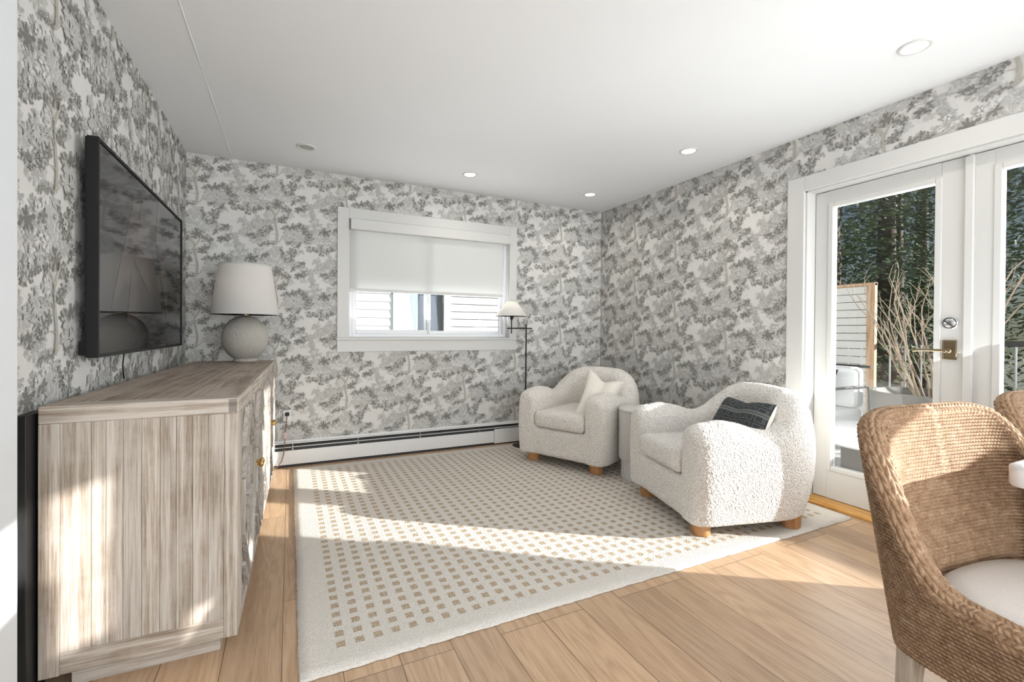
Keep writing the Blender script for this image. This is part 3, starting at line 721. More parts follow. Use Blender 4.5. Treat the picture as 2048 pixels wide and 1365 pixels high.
# ------------------------------------------------------------------ television
tv = thing('television', 'wide flat television with black frame mounted on papered left wall', 'television', (-.65, 2.88, 1.39))
TI = Matrix.Translation((.65, -2.88, -1.39))
def tvp(mb, n, m, smooth=None):
    o = mb.build(n, m, tv, smooth); o.matrix_parent_inverse = TI; return o
Y0, Y1, Z0, Z1 = 2.160, 3.600, .991, 1.797
f = MB(); b = .012
f.box(-.662, -.628, Y0, Y0 + b, Z0, Z1, bev=.001); f.box(-.662, -.628, Y1 - b, Y1, Z0, Z1, bev=.001); f.box(-.662, -.628, Y0 + b, Y1 - b, Z0, Z0 + b, bev=.001); f.box(-.662, -.628, Y0 + b, Y1 - b, Z1 - b, Z1, bev=.001)
f.box(-.668, -.650, Y0 + .004, Y1 - .004, Z0 + .004, Z1 - .004)
tvp(f, 'frame', M['tvframe'])
tvp(MB().box(-.650, -.633, Y0 + b, Y1 - b, Z0 + b, Z1 - b), 'screen', M['tvscreen'])
sc = MB()
def poly(pts, mi=0, x=-.6327): sc.add([(x, a, b_) for a, b_ in pts], [tuple(range(len(pts)))], mi)
for k_, pts_ in enumerate([[(2.598, 1.688), (2.306, 1.176), (2.529, 1.328), (2.731, 1.544)], [(2.564, 1.341), (2.503, 1.136), (2.602, 1.111), (2.662, 1.12), (2.63, 1.348)], [(2.729, 1.722), (2.6, 1.408), (2.863, 1.263), (2.889, 1.422), (2.824, 1.66)], [(3.013, 1.782), (2.965, 1.562), (3.205, 1.158), (3.239, 1.294)]]): poly(pts_, 0, -.6327 + .00005 * k_)
tvp(sc, 'screen_shapes', M['tvshape'])  # faint brownish shapes laid just over the screen
tvp(MB().box(-.697, -.668, 2.6, 3.1, 1.2, 1.6), 'wall_bracket', M['tvframe']); tvp(MB().box(-.690, -.668, 2.18, 2.20, 1.0, 1.05), 'cable_clip', M['tvframe'])
tvp(MB().tube([(-.672, 2.62, .995), (-.680, 2.63, .93), (-.684, 2.66, .87)], .003, 6), 'cable', M['black'])

# ------------------------------------------------------------------ table lamp
tl = thing('table_lamp', 'round textured ceramic table lamp with tapered linen shade on the sideboard', 'lamp', (-.285, 3.755, .868))
R0 = .147; pr = [(.070, 0), (.076, .004), (.074, .016)]
for i in range(28):
    a = -1.08 + (1.40 + 1.08) * i / 27; pr.append((R0 * math.cos(a), .167 + .162 * math.sin(a)))
pr += [(.022, .329), (0, .329)]
pr = [(r, max(z, .0)) for r, z in pr]
MB().lathe(pr, n=96).build('lamp_base', M['ceramic'], tl)
MB().lathe([(.022, .326), (.022, .345), (.012, .35), (.010, .40)], n=24).build('collar', M['brass'], tl)
sh = MB(); sh.lathe([(.213, .335), (.164, .682), (.162, .682), (.211, .335), (.213, .335)], n=96)
shd = sh.build('lamp_shade', M['lampshade'], tl)
MB().lathe([(.214, .333), (.214, .339), (.210, .339), (.210, .333), (.214, .333)], n=96).build('hem', M['lampshade'], shd); MB().lathe([(.165, .678), (.165, .684), (.161, .684), (.161, .678), (.165, .678)], n=96).build('hem', M['lampshade'], shd)
MB().lathe([(0, .40), (.028, .42), (.032, .45), (.02, .49), (0, .50)], n=20).build('bulb', M['led_off'], tl)
pl_ = bpy.data.lights.new('table_lamp_bulb', 'POINT'); pl_.energy = .9; pl_.color = (1, .88, .74); pl_.shadow_soft_size = .035
po = bpy.data.objects.new('table_lamp_bulb', pl_); COL.objects.link(po); po.location = (-.285, 3.755, .868 + .54)

# ------------------------------------------------------------------ floor lamp
LP = Vector((2.02, 3.86, 0)); DR = Vector((.9, -.436, 0))
fp = thing('floor_lamp', 'slim black floor lamp with small white cone shade behind the far armchair', 'lamp', tuple(LP))
MB().lathe([(.125, 0), (.125, .012), (.118, .018), (.012, .020), (0, .020)], n=48).build('lamp_base', M['black'], fp)
MB().tube([(0, 0, .018), (0, 0, 1.165)], .0075, 12).build('pole', M['black'], fp)
a_ = DR * -.18; b2 = DR * .055
MB().tube([a_ + Vector((0, 0, 1.125)), b2 + Vector((0, 0, 1.125))], .006, 10).build('crossbar', M['black'], fp)
hd = DR * -.140
st = MB().tube([hd + Vector((0, .0, 1.075)), hd + Vector((0, 0, 1.235))], .006, 10)
st.lathe([(.006, 1.20), (.012, 1.212), (.020, 1.225), (.022, 1.238), (0, 1.240)], (hd.x, hd.y, 0), 20); st.build('stem', M['black'], fp)
s_ = MB().lathe([(.156, 1.240), (.048, 1.378), (.046, 1.378), (.154, 1.239), (.156, 1.240)], (hd.x, hd.y, 0), 64, mod=lambda a: 1 + .004 * math.cos(16 * a)); s_.build('lamp_shade', M['lampshade_white'], fp)
pl_ = bpy.data.lights.new('floor_lamp_bulb', 'POINT'); pl_.energy = .5; pl_.color = (1, .9, .75); pl_.shadow_soft_size = .02
po = bpy.data.objects.new('floor_lamp_bulb', pl_); COL.objects.link(po); po.location = LP + hd + Vector((0, 0, 1.31))

# ------------------------------------------------------------------ armchairs
def interp(x, xs, ys): return float(np.interp(x, xs, ys))
def smoothstep(t): t = min(1, max(0, t)); return t * t * (3 - 2 * t)
def voxelize(o, size, smooth_it, disp=None):
    rm = o.modifiers.new('remesh', 'REMESH'); rm.mode = 'VOXEL'; rm.voxel_size = size; rm.use_smooth_shade = True
    if smooth_it:
        sm = o.modifiers.new('smooth', 'SMOOTH'); sm.factor = .5; sm.iterations = smooth_it
    if disp:
        sub = o.modifiers.new('sub', 'SUBSURF'); sub.levels = 1; sub.render_levels = 1
        tx = bpy.data.textures.new('boucle_loops', 'CLOUDS'); tx.noise_scale = .011; tx.noise_depth = 1
        dm = o.modifiers.new('disp', 'DISPLACE'); dm.texture = tx; dm.strength = disp; dm.mid_level = .5; dm.texture_coords = 'LOCAL'

def make_armchair(label, bmat):
    t = thing('armchair', label, 'armchair', group='pair of boucle tub armchairs')
    # local: front faces -y. U path of the shell centre line
    a, yf, yb, rc, th = .312, -.275, .335, .20, .195
    path = []
    n1, n2, n3 = 20, 16, 16
    for i in range(n1): path.append(Vector((-a, yf + (yb - rc - yf) * i / n1, 0)))
    for i in range(n2): 
        q = PI - (PI / 2) * i / n2; path.append(Vector((-a + rc + rc * math.cos(q), yb - rc + rc * math.sin(q), 0)))
    for i in range(n3): path.append(Vector((-a + rc + (2 * a - 2 * rc) * i / n3, yb, 0)))
    half = path; mir = [Vector((-p.x, p.y, 0)) for p in reversed(path[:n1 + n2])]
    path = half + mir
    # arc length
    s = [0]
    for p, q in zip(path, path[1:]): s.append(s[-1] + (q - p).length)
    Ltot = s[-1]
    def top(u):     # u in 0..1 from arm front to arm front
        v = min(u, 1 - u) * Ltot
        return interp(v, [0, .08, .18, .28, .36, .43, .50, .57, .66, .82, 1.0], [.602, .616, .600, .567, .560, .592, .665, .728, .760, .768, .756])
    N = len(path); K = 22; rings = []
    def ring(p, nrm, fwd, h, tk, zb=.074, shift=0.0, grow=1.0):
        out = []; bulge = .020 + .060 * max(0.0, abs(nrm.y)) ** 2 * (p.y > 0)
        # closed loop in the (nrm, z) plane
        r = tk / 2; prof = []
        zs = np.linspace(zb + .014, h - r, 9)
        for z in zs: prof.append((r + bulge * math.sin(PI * (z - zb) / (h - zb)) ** .8, z))
        for q in np.linspace(.12, PI - .12, 9): prof.append((r * math.cos(q) + (.010 if q < PI / 2 else 0), h - r + r * math.sin(q)))
        for z in zs[::-1]: prof.append((-r + (.0), z))
        prof.append((-r + .01, zb)); prof.append((r - .008, zb))
        for d, z in prof: out.append(p + nrm * d + fwd * shift + Vector((0, 0, z)))
        return out
    tang = [(path[min(i + 1, N - 1)] - path[max(i - 1, 0)]).normalized() for i in range(N)]
    seq = []
    for k in range(6):           # rounded front end
        q = PI / 2 * k / 6; f = -tang[0]
        seq.append((path[0], tang[0], top(0) - .055 * (1 - math.sin(q)), th * (.42 + .58 * math.sin(q)), .105 * math.cos(q), f))
    for i in range(N): seq.append((path[i], tang[i], top(s[i] / Ltot), th - .02 * math.sin(PI * s[i] / Ltot), 0, tang[i]))
    for k in range(5, -1, -1):
        q = PI / 2 * k / 6; f = tang[-1]
        seq.append((path[-1], tang[-1], top(1) - .055 * (1 - math.sin(q)), th * (.42 + .58 * math.sin(q)), .105 * math.cos(q), f))
    mb = MB(); rings = []
    for p, tg, h, tk, sh_, fw in seq:
        nrm = Vector((-tg.y, tg.x, 0)); rings.append(ring(p, nrm, fw, h, tk, shift=sh_))
    n = len(rings[0]); vs = [q for r in rings for q in r]; fs = []
    for i in range(len(rings) - 1):
        for k in range(n): fs.append((i * n + k, (i + 1) * n + k, (i + 1) * n + (k + 1) % n, i * n + (k + 1) % n))
    fs.append(tuple(range(n))); fs.append(tuple((len(rings) - 1) * n + k for k in range(n - 1, -1, -1)))
    mb.add(vs, fs)
    mb.box(-.36, .36, -.375, .33, .072, .30, bev=.03)
    body = mb.build('upholstered_body', bmat, t, smooth=True)
    voxelize(body, .011, 7, .0055)
    # seat cushion
    c = MB().box(-.232, .232, -.392, .22, .300, .438, bev=.038); 
    cu = c.build('seat_cushion', bmat, t, smooth=True); voxelize(cu, .010, 5, .0055)
    for sx in (-1, 1):
        for sy in (-1, 1):
            MB().lathe([(.046, 0), (.050, .006), (.054, .07), (.054, .12)], (sx * .295, -.285 if sy < 0 else .275, 0), 28).build('leg', M['foot'], t)
    return t
c1 = make_armchair('oatmeal boucle tub armchair with a white pillow, beside the floor lamp', M['boucle_warm'])
RUGZ = .013
c1.location = (2.25, 3.262, RUGZ); c1.rotation_euler = (0, 0, math.atan2(-.425, -.905) + PI / 2)
c2 = dup(c1, (2.352, 1.985, RUGZ), math.atan2(.262, -.965) + PI / 2, 'ivory boucle tub armchair in sunlight with a dark patterned pillow, nearest the glass doors')
for ch in c2.children:
    if ch.name.startswith(('uphol', 'seat')):
        ch.data = ch.data.copy(); ch.data.materials[0] = M['boucle']

def pillow(name, TL, TR, BL, BR, th, m_front, m_back, label, concave=.10, chop=0, group=None):
    TL, TR, BL, BR = map(Vector, (TL, TR, BL, BR)); nrm = (TR - TL).cross(BL - TL).normalized()
    n = 36; vs = []; fs = []; uv = []
    for side in (1, -1):
        for j in range(n + 1):
            for i in range(n + 1):
                u = i / n; v = j / n; a, b = 2 * u - 1, 2 * v - 1
                au = a * (1 - concave * (1 - b * b) * abs(a) ** 1.5); bv = b * (1 - concave * (1 - a * a) * abs(b) ** 1.5)
                if chop: bv += chop * math.exp(-(a / .45) ** 2) * (1 - v) ** 1.5
                U, V = (au + 1) / 2, (bv + 1) / 2
                p = TL.lerp(TR, U).lerp(BL.lerp(BR, U), V)
                t_ = th / 2 * ((1 - a ** 4) * (1 - b ** 4)) ** .55
                if chop: t_ *= 1 - .45 * math.exp(-(a / .25) ** 2) * (1 - v)
                vs.append(p + nrm * side * t_); uv.append((u, 1 - v))
    m1 = (n + 1) ** 2; mi = []
    for j in range(n):
        for i in range(n):
            q = j * (n + 1) + i; fs.append((q, q + 1, q + n + 2, q + n + 1)); mi.append(0); fs.append((m1 + q, m1 + q + n + 1, m1 + q + n + 2, m1 + q + 1)); mi.append(1)
    o = mesh_obj(name, vs, fs, [m_front, m_back], midx=mi, smooth=True)
    l = o.data.uv_layers.new(name='UVMap')
    for lp in o.data.loops: l.data[lp.index].uv = uv[lp.vertex_index]
    tag(o, label, 'pillow', group); return o
PT = [(2.5112, 2.018, 0.6911), (2.404, 1.6232, 0.7057), (2.3945, 2.065, 0.4756), (2.2853, 1.6247, 0.5032), (2.291, 3.22, 0.791), (2.488, 2.99, 0.687), (2.033, 3.09, 0.383), (2.245, 2.92, 0.302)]
pillow('throw_pillow', PT[0], PT[1], PT[2], PT[3], .14, M['pillow_white'], M['pillow_dark'], 'charcoal patterned lumbar pillow leaning on the sunlit armchair', .07, .10)
pillow('throw_pillow', PT[4], PT[5], PT[6], PT[7], .17, M['pillow_white'], M['pillow_white'], 'white square pillow with pinched top propped in the far armchair', .14, .17)

# ------------------------------------------------------------------ fluted side table
sd = thing('side_table', 'white fluted drum side table between the two armchairs', 'side table', (2.365, 2.645, RUGZ))
flu = lambda a: 1 - .018 * abs(math.sin(a * 22)) ** .6
MB().lathe([(.168, .498), (.171, .502), (.171, .514), (.166, .518), (0, .518)], n=96).lathe([(.0, .140), (.160, .140), (.168, .150), (.168, .50)], n=352, mod=flu).build('drum', M['trim'], sd)
MB().lathe([(.150, 0), (.150, .145)], n=352, mod=flu).build('drum_base', M['trim'], sd)

# ------------------------------------------------------------------ wicker barrel chairs
def make_wicker():
    t = thing('dining_chair', 'woven seagrass barrel dining chair nearest the camera with cream seat, beside the marble table', 'chair', group='woven barrel dining chairs')
    A, B, NE, TH = .388, .328, 4.0, .050
    NU = 860
    ang = np.linspace(0, 2 * PI, NU, endpoint=False) - PI / 2      # start at the front
    def plan(off):
        c, s_ = np.cos(ang), np.sin(ang)
        x = np.sign(c) * np.abs(c) ** (2 / NE) * (A - off); y = np.sign(s_) * np.abs(s_) ** (2 / NE) * (B - off)
        return x, y
    # resample by arc length on the centre curve
    x, y = plan(TH / 2); seg = np.hypot(np.diff(np.append(x, x[0])), np.diff(np.append(y, y[0]))); sl_ = np.concatenate([[0], np.cumsum(seg)]); tot = sl_[-1]
    an2 = np.interp(np.linspace(0, tot, NU, endpoint=False), sl_, np.append(ang, ang[0] + 2 * PI)); ang = an2
    x, y = plan(TH / 2); tx = np.roll(x, -1) - np.roll(x, 1); ty = np.roll(y, -1) - np.roll(y, 1); ln = np.hypot(tx, ty); nx, ny = ty / ln, -tx / ln   # outward
    if (nx * x + ny * y).mean() < 0: nx, ny = -nx, -ny
    arc = np.arange(NU) * tot / NU
    ht = np.interp(y, [-.40, -.05, .05, .09, .12, .16, .19, .22, .25, .28, .30, .36], [.452, .452, .462, .48, .51, .575, .645, .72, .79, .845, .862, .866])
    for _ in range(4): ht = (np.roll(ht, 1) + ht * 2 + np.roll(ht, -1)) / 4
    PIT = .0096
    def rope(zz, aa, ph=0):
        row = np.floor(zz / PIT); fz = zz / PIT - row
        prof = np.sqrt(np.clip(1 - ((2 * fz - 1) * 1.08) ** 2, 0, 1))
        tw_ = np.abs(np.sin(PI * (aa / .0135 + fz * .9 + row * .37 + ph)))
        return .0098 * prof * (.42 + .58 * tw_ ** .7)
    def side(sign):
        NV = 330; z0 = .275
        T_ = np.linspace(0, 1, NV)[:, None]; Z = z0 + (ht[None, :] - z0) * T_
        d = rope(Z, arc[None, :] + Z * 0)
        # the shell leans: narrower at the foot
        lean = -.092 * np.clip((.87 - Z) / .60, 0, 1) - (0 if sign > 0 else .02) * (1 - T_)
        off = (TH / 2 + d) * sign + lean
        X = x[None, :] + nx[None, :] * off; Y = y[None, :] + ny[None, :] * off
        V = np.stack([X, Y, Z], -1).reshape(-1, 3)
        i = np.arange(NV - 1)[:, None]; k = np.arange(NU)[None, :]; k2 = (k + 1) % NU
        F = np.stack([i * NU + k + 0 * i, i * NU + k2 + 0 * i, (i + 1) * NU + k2, (i + 1) * NU + k], -1).reshape(-1, 4)
        if sign < 0: F = F[:, ::-1]
        return V, F
    V1, F1 = side(1); V2, F2 = side(-1)
    # bottom closing strip
    base = len(V1); k = np.arange(NU); k2 = (k + 1) % NU
    F3 = np.stack([k, base + k, base + k2, k2], -1)
    V = np.concatenate([V1, V2]); F = np.concatenate([F1, F2 + base, F3])
    def fast(name, V, F, m, parent):
        me = bpy.data.meshes.new(name); me.vertices.add(len(V)); me.vertices.foreach_set('co', V.astype(np.float32).ravel())
        me.loops.add(F.size); me.loops.foreach_set('vertex_index', F.astype(np.int32).ravel())
        me.polygons.add(len(F)); me.polygons.foreach_set('loop_start', np.arange(0, F.size, 4, dtype=np.int32)); me.polygons.foreach_set('loop_total', np.full(len(F), 4, np.int32))
        me.update(calc_edges=True); me.validate(); me.polygons.foreach_set('use_smooth', np.ones(len(F), bool)); me.materials.append(m)
        o = bpy.data.objects.new(name, me); COL.objects.link(o); o.parent = parent; return o
    fast('woven_shell', V, F, M['wicker'], t)
    # rolled edge: ropes running along the rim
    e_ = -.092 * np.clip((.87 - ht) / .60, 0, 1); P = np.stack([x + nx * e_, y + ny * e_, ht], -1); NB_ = 90
    tg = np.roll(P, -1, 0) - np.roll(P, 1, 0); tg /= np.linalg.norm(tg, axis=1)[:, None]
    nn = np.stack([nx, ny, np.zeros(NU)], -1); up = np.cross(tg, nn); up *= np.sign(up[:, 2:3]); 
    PA = np.linspace(-.6, PI + .6, NB_); r0 = TH / 2 + .002
    NR = 9
    s3 = np.concatenate([[0], np.cumsum(np.linalg.norm(np.diff(P, axis=0), axis=1))])
    # denser along the rim
    idx = np.linspace(0, NU, NU * 2, endpoint=False); 
    def rs_(a): 
        e = np.concatenate([a, a[:1]]); i0 = idx.astype(int); f = (idx - i0)[:, None]; return e[i0] * (1 - f) + e[i0 + 1] * f
    P2, n2_, u2 = rs_(P), rs_(nn), rs_(up); NU2 = len(idx); s2 = idx / NU * s3[-1]
    ph = (PA + .6) / (PI + 1.2) * NR; row = np.floor(ph); fz = ph - row
    prof = np.sqrt(np.clip(1 - (2 * fz - 1) ** 2, 0, 1))
    tw2 = np.abs(np.sin(PI * (s2[None, :] / .016 + (fz * .8 * np.where(row % 2 == 0, 1, -1))[:, None] + (row * .5)[:, None])))
    d = .0068 * prof[:, None] * (.42 + .58 * tw2 ** .7)
    R_ = r0 + d
    Vb = P2[None] + n2_[None] * (R_ * np.cos(PA)[:, None])[..., None] + u2[None] * ((R_ * np.sin(PA)[:, None]) - .008)[..., None]
    Vb = Vb.reshape(-1, 3); i = np.arange(NB_ - 1)[:, None]; k = np.arange(NU2)[None, :]; k2 = (k + 1) % NU2
    Fb = np.stack([i * NU2 + k + 0 * i, (i + 1) * NU2 + k, (i + 1) * NU2 + k2, i * NU2 + k2 + 0 * i], -1).reshape(-1, 4)
    fast('rolled_edge', Vb, Fb, M['wicker'], t)
    # seat cushion
    c = MB(); n = 40; rows = []
    prf = [(.0, .472), (.4, .471), (.75, .466), (.92, .457), (.985, .444), (1.0, .428), (.985, .41), (.90, .40), (0, .40)]
    vs = []; fs = []; n = 96
    for r, z in prf:
        for k in range(n):
            a_ = 2 * PI * k / n; c_, s_ = math.cos(a_), math.sin(a_)
            vs.append((math.copysign(abs(c_) ** (2 / 2.7), c_) * (A - TH - .085) * r, math.copysign(abs(s_) ** (2 / 2.7), s_) * (B - TH - .085) * r, z))
    for i in range(len(prf) - 1):
        for k in range(n): fs.append((i * n + k, (i + 1) * n + k, (i + 1) * n + (k + 1) % n, i * n + (k + 1) % n))
    c.add(vs, fs, 0, True); c.build('seat_cushion', M['seat_linen'], t, smooth=True)
    MB().box(-.22, .22, -.17, .17, .262, .405, bev=.02).build('seat_base', M['legwood'], t)
    fr = MB()
    for (a0, b0) in (((-.22, -.17), (.22, -.17)), ((.22, -.17), (.22, .17)), ((.22, .17), (-.22, .17)), ((-.22, .17), (-.22, -.17))): fr.bar((*a0, .262), (*b0, .262), .035, .05)
    fr.build('seat_frame', M['legwood'], t)
    for sx in (-1, 1):
        for sy in (-1, 1):
            q = MB(); 
            for (za, zb, ra, rb, oa, ob) in ((.32, .0, .024, .016, 0, .012),):
                vs = [(sx * (.235 + o_) + i * r_, sy * (.185 + o_) + j * r_, z_) for z_, r_, o_ in ((zb, rb, ob), (za, ra, oa)) for i, j in ((-1, -1), (1, -1), (1, 1), (-1, 1))]
                q.add(vs, [(3, 2, 1, 0), (4, 5, 6, 7), (0, 1, 5, 4), (1, 2, 6, 5), (2, 3, 7, 6), (3, 0, 4, 7)])
            q.build('leg', M['legwood'], t)
    return t
ch = make_wicker(); ch.location = (1.70, .41, 0); ch.rotation_euler = (0, 0, -math.radians(7))
ch2 = dup(ch, (2.585, .42, 0), -math.radians(3), 'woven seagrass barrel dining chair behind the nearest one, close to the glass doors')

# marble dining table
mt = thing('dining_table', 'white marble topped dining table, its corner over the woven chair', 'table', (2.3, .05, 0))
TI2 = Matrix.Translation((-2.3, -.05, 0))
tt = MB(); x0, x1, y0, y1, r = 1.70, 2.92, -.55, .52, .035
out = []
for cx_, cy_, a0 in ((x1 - r, y1 - r, 0), (x0 + r, y1 - r, 90), (x0 + r, y0 + r, 180), (x1 - r, y0 + r, 270)):
    for i in range(9): q = math.radians(a0 + 90 * i / 8); out.append((cx_, cy_, math.cos(q), math.sin(q)))
lay = [(r - .012, .700), (r - .004, .702), (r, .709), (r, .752), (r - .003, .757), (r - .010, .760)]
vs = [(a + c_ * rr_, b_ + s_ * rr_, z) for rr_, z in lay for a, b_, c_, s_ in out]; n = len(out); fs = []
for i in range(len(lay) - 1):
    for k in range(n): fs.append((i * n + k, i * n + (k + 1) % n, (i + 1) * n + (k + 1) % n, (i + 1) * n + k))
fs += [tuple(range(n - 1, -1, -1)), tuple((len(lay) - 1) * n + k for k in range(n))]
tt.add(vs, fs, 0, True); o = tt.build('table_top', M['marble'], mt); o.matrix_parent_inverse = TI2
o = MB().lathe([(.25, 0), (.26, .01), (.25, .04), (.09, .08), (.07, .35), (.11, .66), (.20, .70)], (2.30, -.30, 0), 48).build('pedestal', M['legwood'], mt); o.matrix_parent_inverse = TI2

# ------------------------------------------------------------------ outside, beyond the back window
gr = MB().box(-40, 60, -40, 60, -1.2, -1.0).build('ground', M['ground']); struct(gr)
nb = thing('neighbour_house', 'white lap sided house wall seen through the sliding window', 'house', (1.5, 6.3, -1))
NI = Matrix.Translation((-1.5, -6.3, 1))
def nbp(mb, n, m):
    o = mb.build(n, m, nb); o.matrix_parent_inverse = NI; return o
YN = 6.3
sdg = MB(); lap = .108
for seg in ((-6, 1.22), (2.06, 5.5)):
    z = -1.0
    while z < 4.5:
        sdg.add([(seg[0], YN - .024, z), (seg[1], YN - .024, z), (seg[1], YN, z + lap), (seg[0], YN, z + lap), (seg[0], YN, z), (seg[1], YN, z)], [(0, 1, 2, 3), (1, 0, 4, 5)]); z += lap
for z0_, z1_ in ((-1, .88), (2.1, 4.5)):
    z = z0_
    while z < z1_:
        sdg.add([(1.22, YN - .024, z), (2.06, YN - .024, z), (2.06, YN, z + lap), (1.22, YN, z + lap)], [(0, 1, 2, 3)]); z += lap
nbp(sdg, 'siding', M['siding'])
nbp(MB().box(-6, 1.22, YN, YN + .2, -1, 4.5).box(2.06, 5.5, YN, YN + .2, -1, 4.5), 'wall', M['siding'])
wf = MB(); rectframe(wf, 1.25, 2.06, .88, 2.1, .10, YN - .04, YN + .05); nbp(wf, 'window_frame', M['siding'])
nbp(MB().box(1.35, 1.96, YN + .03, YN + .05, .95, 2.0), 'pane', M['pane_grey'])
nbp(MB().box(1.62, 1.96, YN + .02, YN + .03, .95, 2.0), 'dark_pane', M['darkglass'])

# ------------------------------------------------------------------ deck beyond the doors
DK = -.06
dk = MB()
x = 3.23
while x < 7.3: dk.box(x, x + .134, -3.5, 5.2, DK - .03, DK, bev=.002); x += .14
struct(dk.build('floor_deck', M['snow']), 'pale boarded deck outside the glass doors', 'deck')
# railing along x = 5.3
rl = thing('deck_railing', 'metal deck railing with thin upright balusters beyond the doors', 'railing', (5.35, 1.5, DK))
LI = Matrix.Translation((-5.35, -1.5, -DK))
def rlp(mb, n, m):
    o = mb.build(n, m, rl); o.matrix_parent_inverse = LI; return o
M['rail'] = mat('galvanised_rail', (.35, .36, .38), .4, .6)
rlp(MB().box(5.33, 5.37, -3.4, 5.0, 1.00, 1.045, bev=.004), 'top_rail', M['black'])
rlp(MB().box(5.335, 5.365, -3.4, 5.0, .02, .05), 'bottom_rail', M['black'])
y = -3.3; k = 0
while y < 5:
    rlp(MB().tube([(5.35, y, .05), (5.35, y, 1.0)], .008, 6), 'baluster', M['rail']); y += .125
# slatted privacy screen
ps = thing('privacy_screen', 'white slatted privacy screen with cedar frame on the deck', 'screen', (5.2, 3.4, DK))
PI_ = Matrix.Translation((-5.2, -3.4, -DK))
def psp(mb, n, m):
    o = mb.build(n, m, ps); o.matrix_parent_inverse = PI_; return o
s = MB(); z = .0
while z < 1.56: s.box(5.19, 5.205, 2.58, 4.9, z, z + .072); z += .079
psp(s, 'slats', M['siding'])
psp(MB().box(5.17, 5.22, 2.50, 2.57, DK, 1.60, bev=.003), 'post', M['cedar'])
psp(MB().box(5.17, 5.22, 4.9, 4.97, DK, 1.60, bev=.003), 'post', M['cedar'])
psp(MB().box(5.165, 5.225, 2.50, 4.97, 1.575, 1.605, bev=.003), 'cap_rail', M['cedar'])
# planter with bare shrub
bp = thing('planter_bowl', 'wide grey planter bowl on the deck holding the bare shrub', 'planter', (4.90, 1.93, DK))
MB().lathe([(.20, 0), (.30, .12), (.38, .32), (.42, .52), (.43, .66), (.40, .66), (.38, .60), (0, .60)], n=48).build('bowl', M['planter'], bp)
sb = MB(); rb = random.Random(11)
def branch(p, d, l, r, lev):
    pts = [p]; n = 5
    for i in range(n):
        d = (d + Vector((rb.uniform(-.13, .13), rb.uniform(-.13, .13), rb.uniform(-.03, .10)))).normalized(); pts.append(pts[-1] + d * l / n)
    sb.tube(pts, [r * (1 - .5 * i / n) for i in range(n + 1)], 6)
    if lev > 0:
        for i in range(1, n + 1):
            if rb.random() < (.8 if lev > 1 else .6):
                dd = (d + Vector((rb.uniform(-.75, .75), rb.uniform(-.75, .75), rb.uniform(.0, .5)))).normalized()
                branch(pts[i], dd, l * rb.uniform(.3, .5), r * .5, lev - 1)
for k in range(15):
    a = k * 2.4; d = Vector((math.cos(a) * .38, math.sin(a) * .42, 1)).normalized()
    branch(Vector((4.90 + .1 * math.cos(a), 1.93 + .1 * math.sin(a), .53)), d, rb.uniform(.7, 1.25), .0085, 2)
tag(sb.build('bare_shrub', M['twig']), 'leafless branching shrub growing in the deck planter', 'shrub')
# round outdoor table
rt = thing('outdoor_table', 'round white table standing on the deck beside the doors', 'table', (4.0, 1.82, DK))
MB().lathe([(0, .36), (.50, .36), (.52, .375), (.52, .405), (.50, .42), (0, .42)], n=64).build('table_top', M['outwhite'], rt)
MB().lathe([(.30, 0), (.30, .36)], n=40).build('drum', M['planter'], rt)
# outdoor sofa
of = thing('outdoor_chair', 'metal framed outdoor lounge chair with white cushions on the deck', 'chair', (4.55, 2.85, DK), 0)
fr = MB()
for y in (-.42, .42):
    fr.tube([(-.40, y, 0), (-.40, y, .62), (-.36, y, .66), (.36, y, .66), (.40, y, .62), (.40, y, 0)], .013, 8)
for x_, z_ in ((-.40, .30), (.40, .30), (.42, .84)): fr.tube([(x_, -.42, z_), (x_, .42, z_)], .013, 8)
fr.build('frame', M['black'], of)
MB().box(-.38, .36, -.40, .40, .30, .45, bev=.04).build('seat_cushion', M['outwhite'], of)
MB().box(.20, .38, -.40, .40, .45, .84, bev=.05).build('back_cushion', M['outwhite'], of)
pillow('outdoor_pillow', (4.66, 2.85, .80), (4.60, 2.51, .76), (4.46, 2.85, .46), (4.40, 2.53, .46), .14, M['outcush'], M['outcush'], 'navy pillow leaning on the outdoor lounge chair', .08)

# trees
def make_conifer(H_, seed):
    r_ = random.Random(seed); t = thing('conifer_tree', '', 'tree', group='conifers beyond the deck')
    MB().tube([(0, 0, -1), (.05, .02, H_ * .3), (0, .05, H_ * .7), (0, 0, H_)], [H_ * .022, H_ * .017, H_ * .009, .01], 10).build('trunk', M['bark'], t)
    V = []; F = []
    for k in range(17000):
        z = H_ * (.10 + .90 * r_.random() ** .9); R_ = (H_ - z) * .15 + .35; rad = R_ * math.sqrt(r_.random()); a = r_.random() * 6.283
        lay_ = math.sin(z * 5 + 3 * math.sin(a * 2)); 
        if lay_ < -.15: continue
        c_ = Vector((rad * math.cos(a), rad * math.sin(a), z - rad * .45)); L_ = r_.uniform(.06, .15); wd = L_ * .24
        d = Vector((math.cos(a) + r_.uniform(-.6, .6), math.sin(a) + r_.uniform(-.6, .6), r_.uniform(-.7, .2))).normalized(); n_ = d.cross(Vector((r_.uniform(-1, 1), r_.uniform(-1, 1), 1))).normalized()
        k0 = len(V); V += [c_ - n_ * wd * .4, c_ + n_ * wd * .4, c_ + d * L_ * .6 + n_ * wd, c_ + d * L_, c_ + d * L_ * .6 - n_ * wd]; F.append((k0, k0 + 1, k0 + 2, k0 + 3, k0 + 4))
    mesh_obj('foliage', V, F, M['foliage'], t); return t
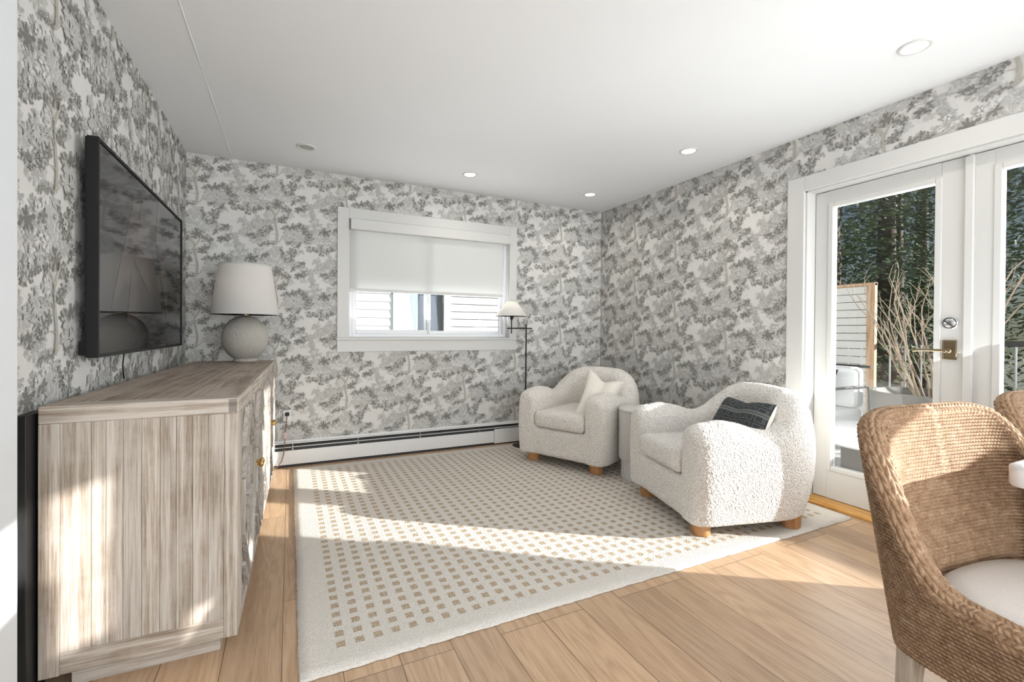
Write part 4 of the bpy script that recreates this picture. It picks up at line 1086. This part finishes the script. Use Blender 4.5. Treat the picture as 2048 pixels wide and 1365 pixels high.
tl_ = ['conifer closest to the deck, left of the bare shrub', 'dark conifer straight beyond the planter', 'tall conifer behind the privacy screen', 'far conifer in the gap between two nearer trees', 'tall far conifer upper left in the door glass', 'conifer seen through the second door at the right edge', 'conifer behind the one at the right edge', 'furthest conifer beyond the deck railing']
tp_ = [(9.2, 5.2, 10), (12.8, 5.9, 11), (13, 9.6, 12), (16.8, 7.6, 11), (17.5, 11.8, 14), (11.6, 2.9, 10), (15.6, 4.1, 11), (21.8, 9.0, 14)]
tA = make_conifer(10, 1)
for i, ((x_, y_, h_), lb) in enumerate(zip(tp_, tl_)):
    o = tA if i == 0 else dup(tA)
    o.location = (x_, y_, -.6); o.rotation_euler = (0, 0, i * 1.3); k_ = h_ / 10; o.scale = (k_, k_, k_); o['label'] = lb
# broadleaf evergreen just past the railing
V = []; F = []; r_ = random.Random(5)
for k in range(700):
    d = Vector((r_.gauss(0, 1), r_.gauss(0, 1), r_.gauss(0, 1))).normalized(); c_ = Vector((5.75, .95, .62)) + Vector((d.x * .28, d.y * .36, d.z * .34)) * r_.random() ** .4
    n_ = d.cross(Vector((r_.uniform(-1, 1), r_.uniform(-1, 1), .3))).normalized(); L_ = .10; k0 = len(V); e = (d + Vector((0, 0, -.2))).normalized()
    V += [c_, c_ + e * L_ * .5 + n_ * .018, c_ + e * L_, c_ + e * L_ * .5 - n_ * .018]; F.append((k0, k0 + 1, k0 + 2, k0 + 3))
o = mesh_obj('evergreen_shrub', V, F, M['leaf']); 
sbx = MB()
for k in range(6): sbx.tube([(5.75 + .03 * math.cos(k), .95 + .03 * math.sin(k), -1.0), (5.75 + .1 * math.cos(k * 2), .95 + .1 * math.sin(k * 2), .6)], .012, 6)
et = thing('rhododendron', 'glossy leaved evergreen shrub behind the railing at the right edge', 'shrub', (5.75, .95, -1.0))
o.parent = et; o.name = 'foliage'; o.matrix_parent_inverse = Matrix.Translation((-5.75, -.95, 1.0))
o = sbx.build('stem', M['bark'], et); o.matrix_parent_inverse = Matrix.Translation((-5.75, -.95, 1.0))
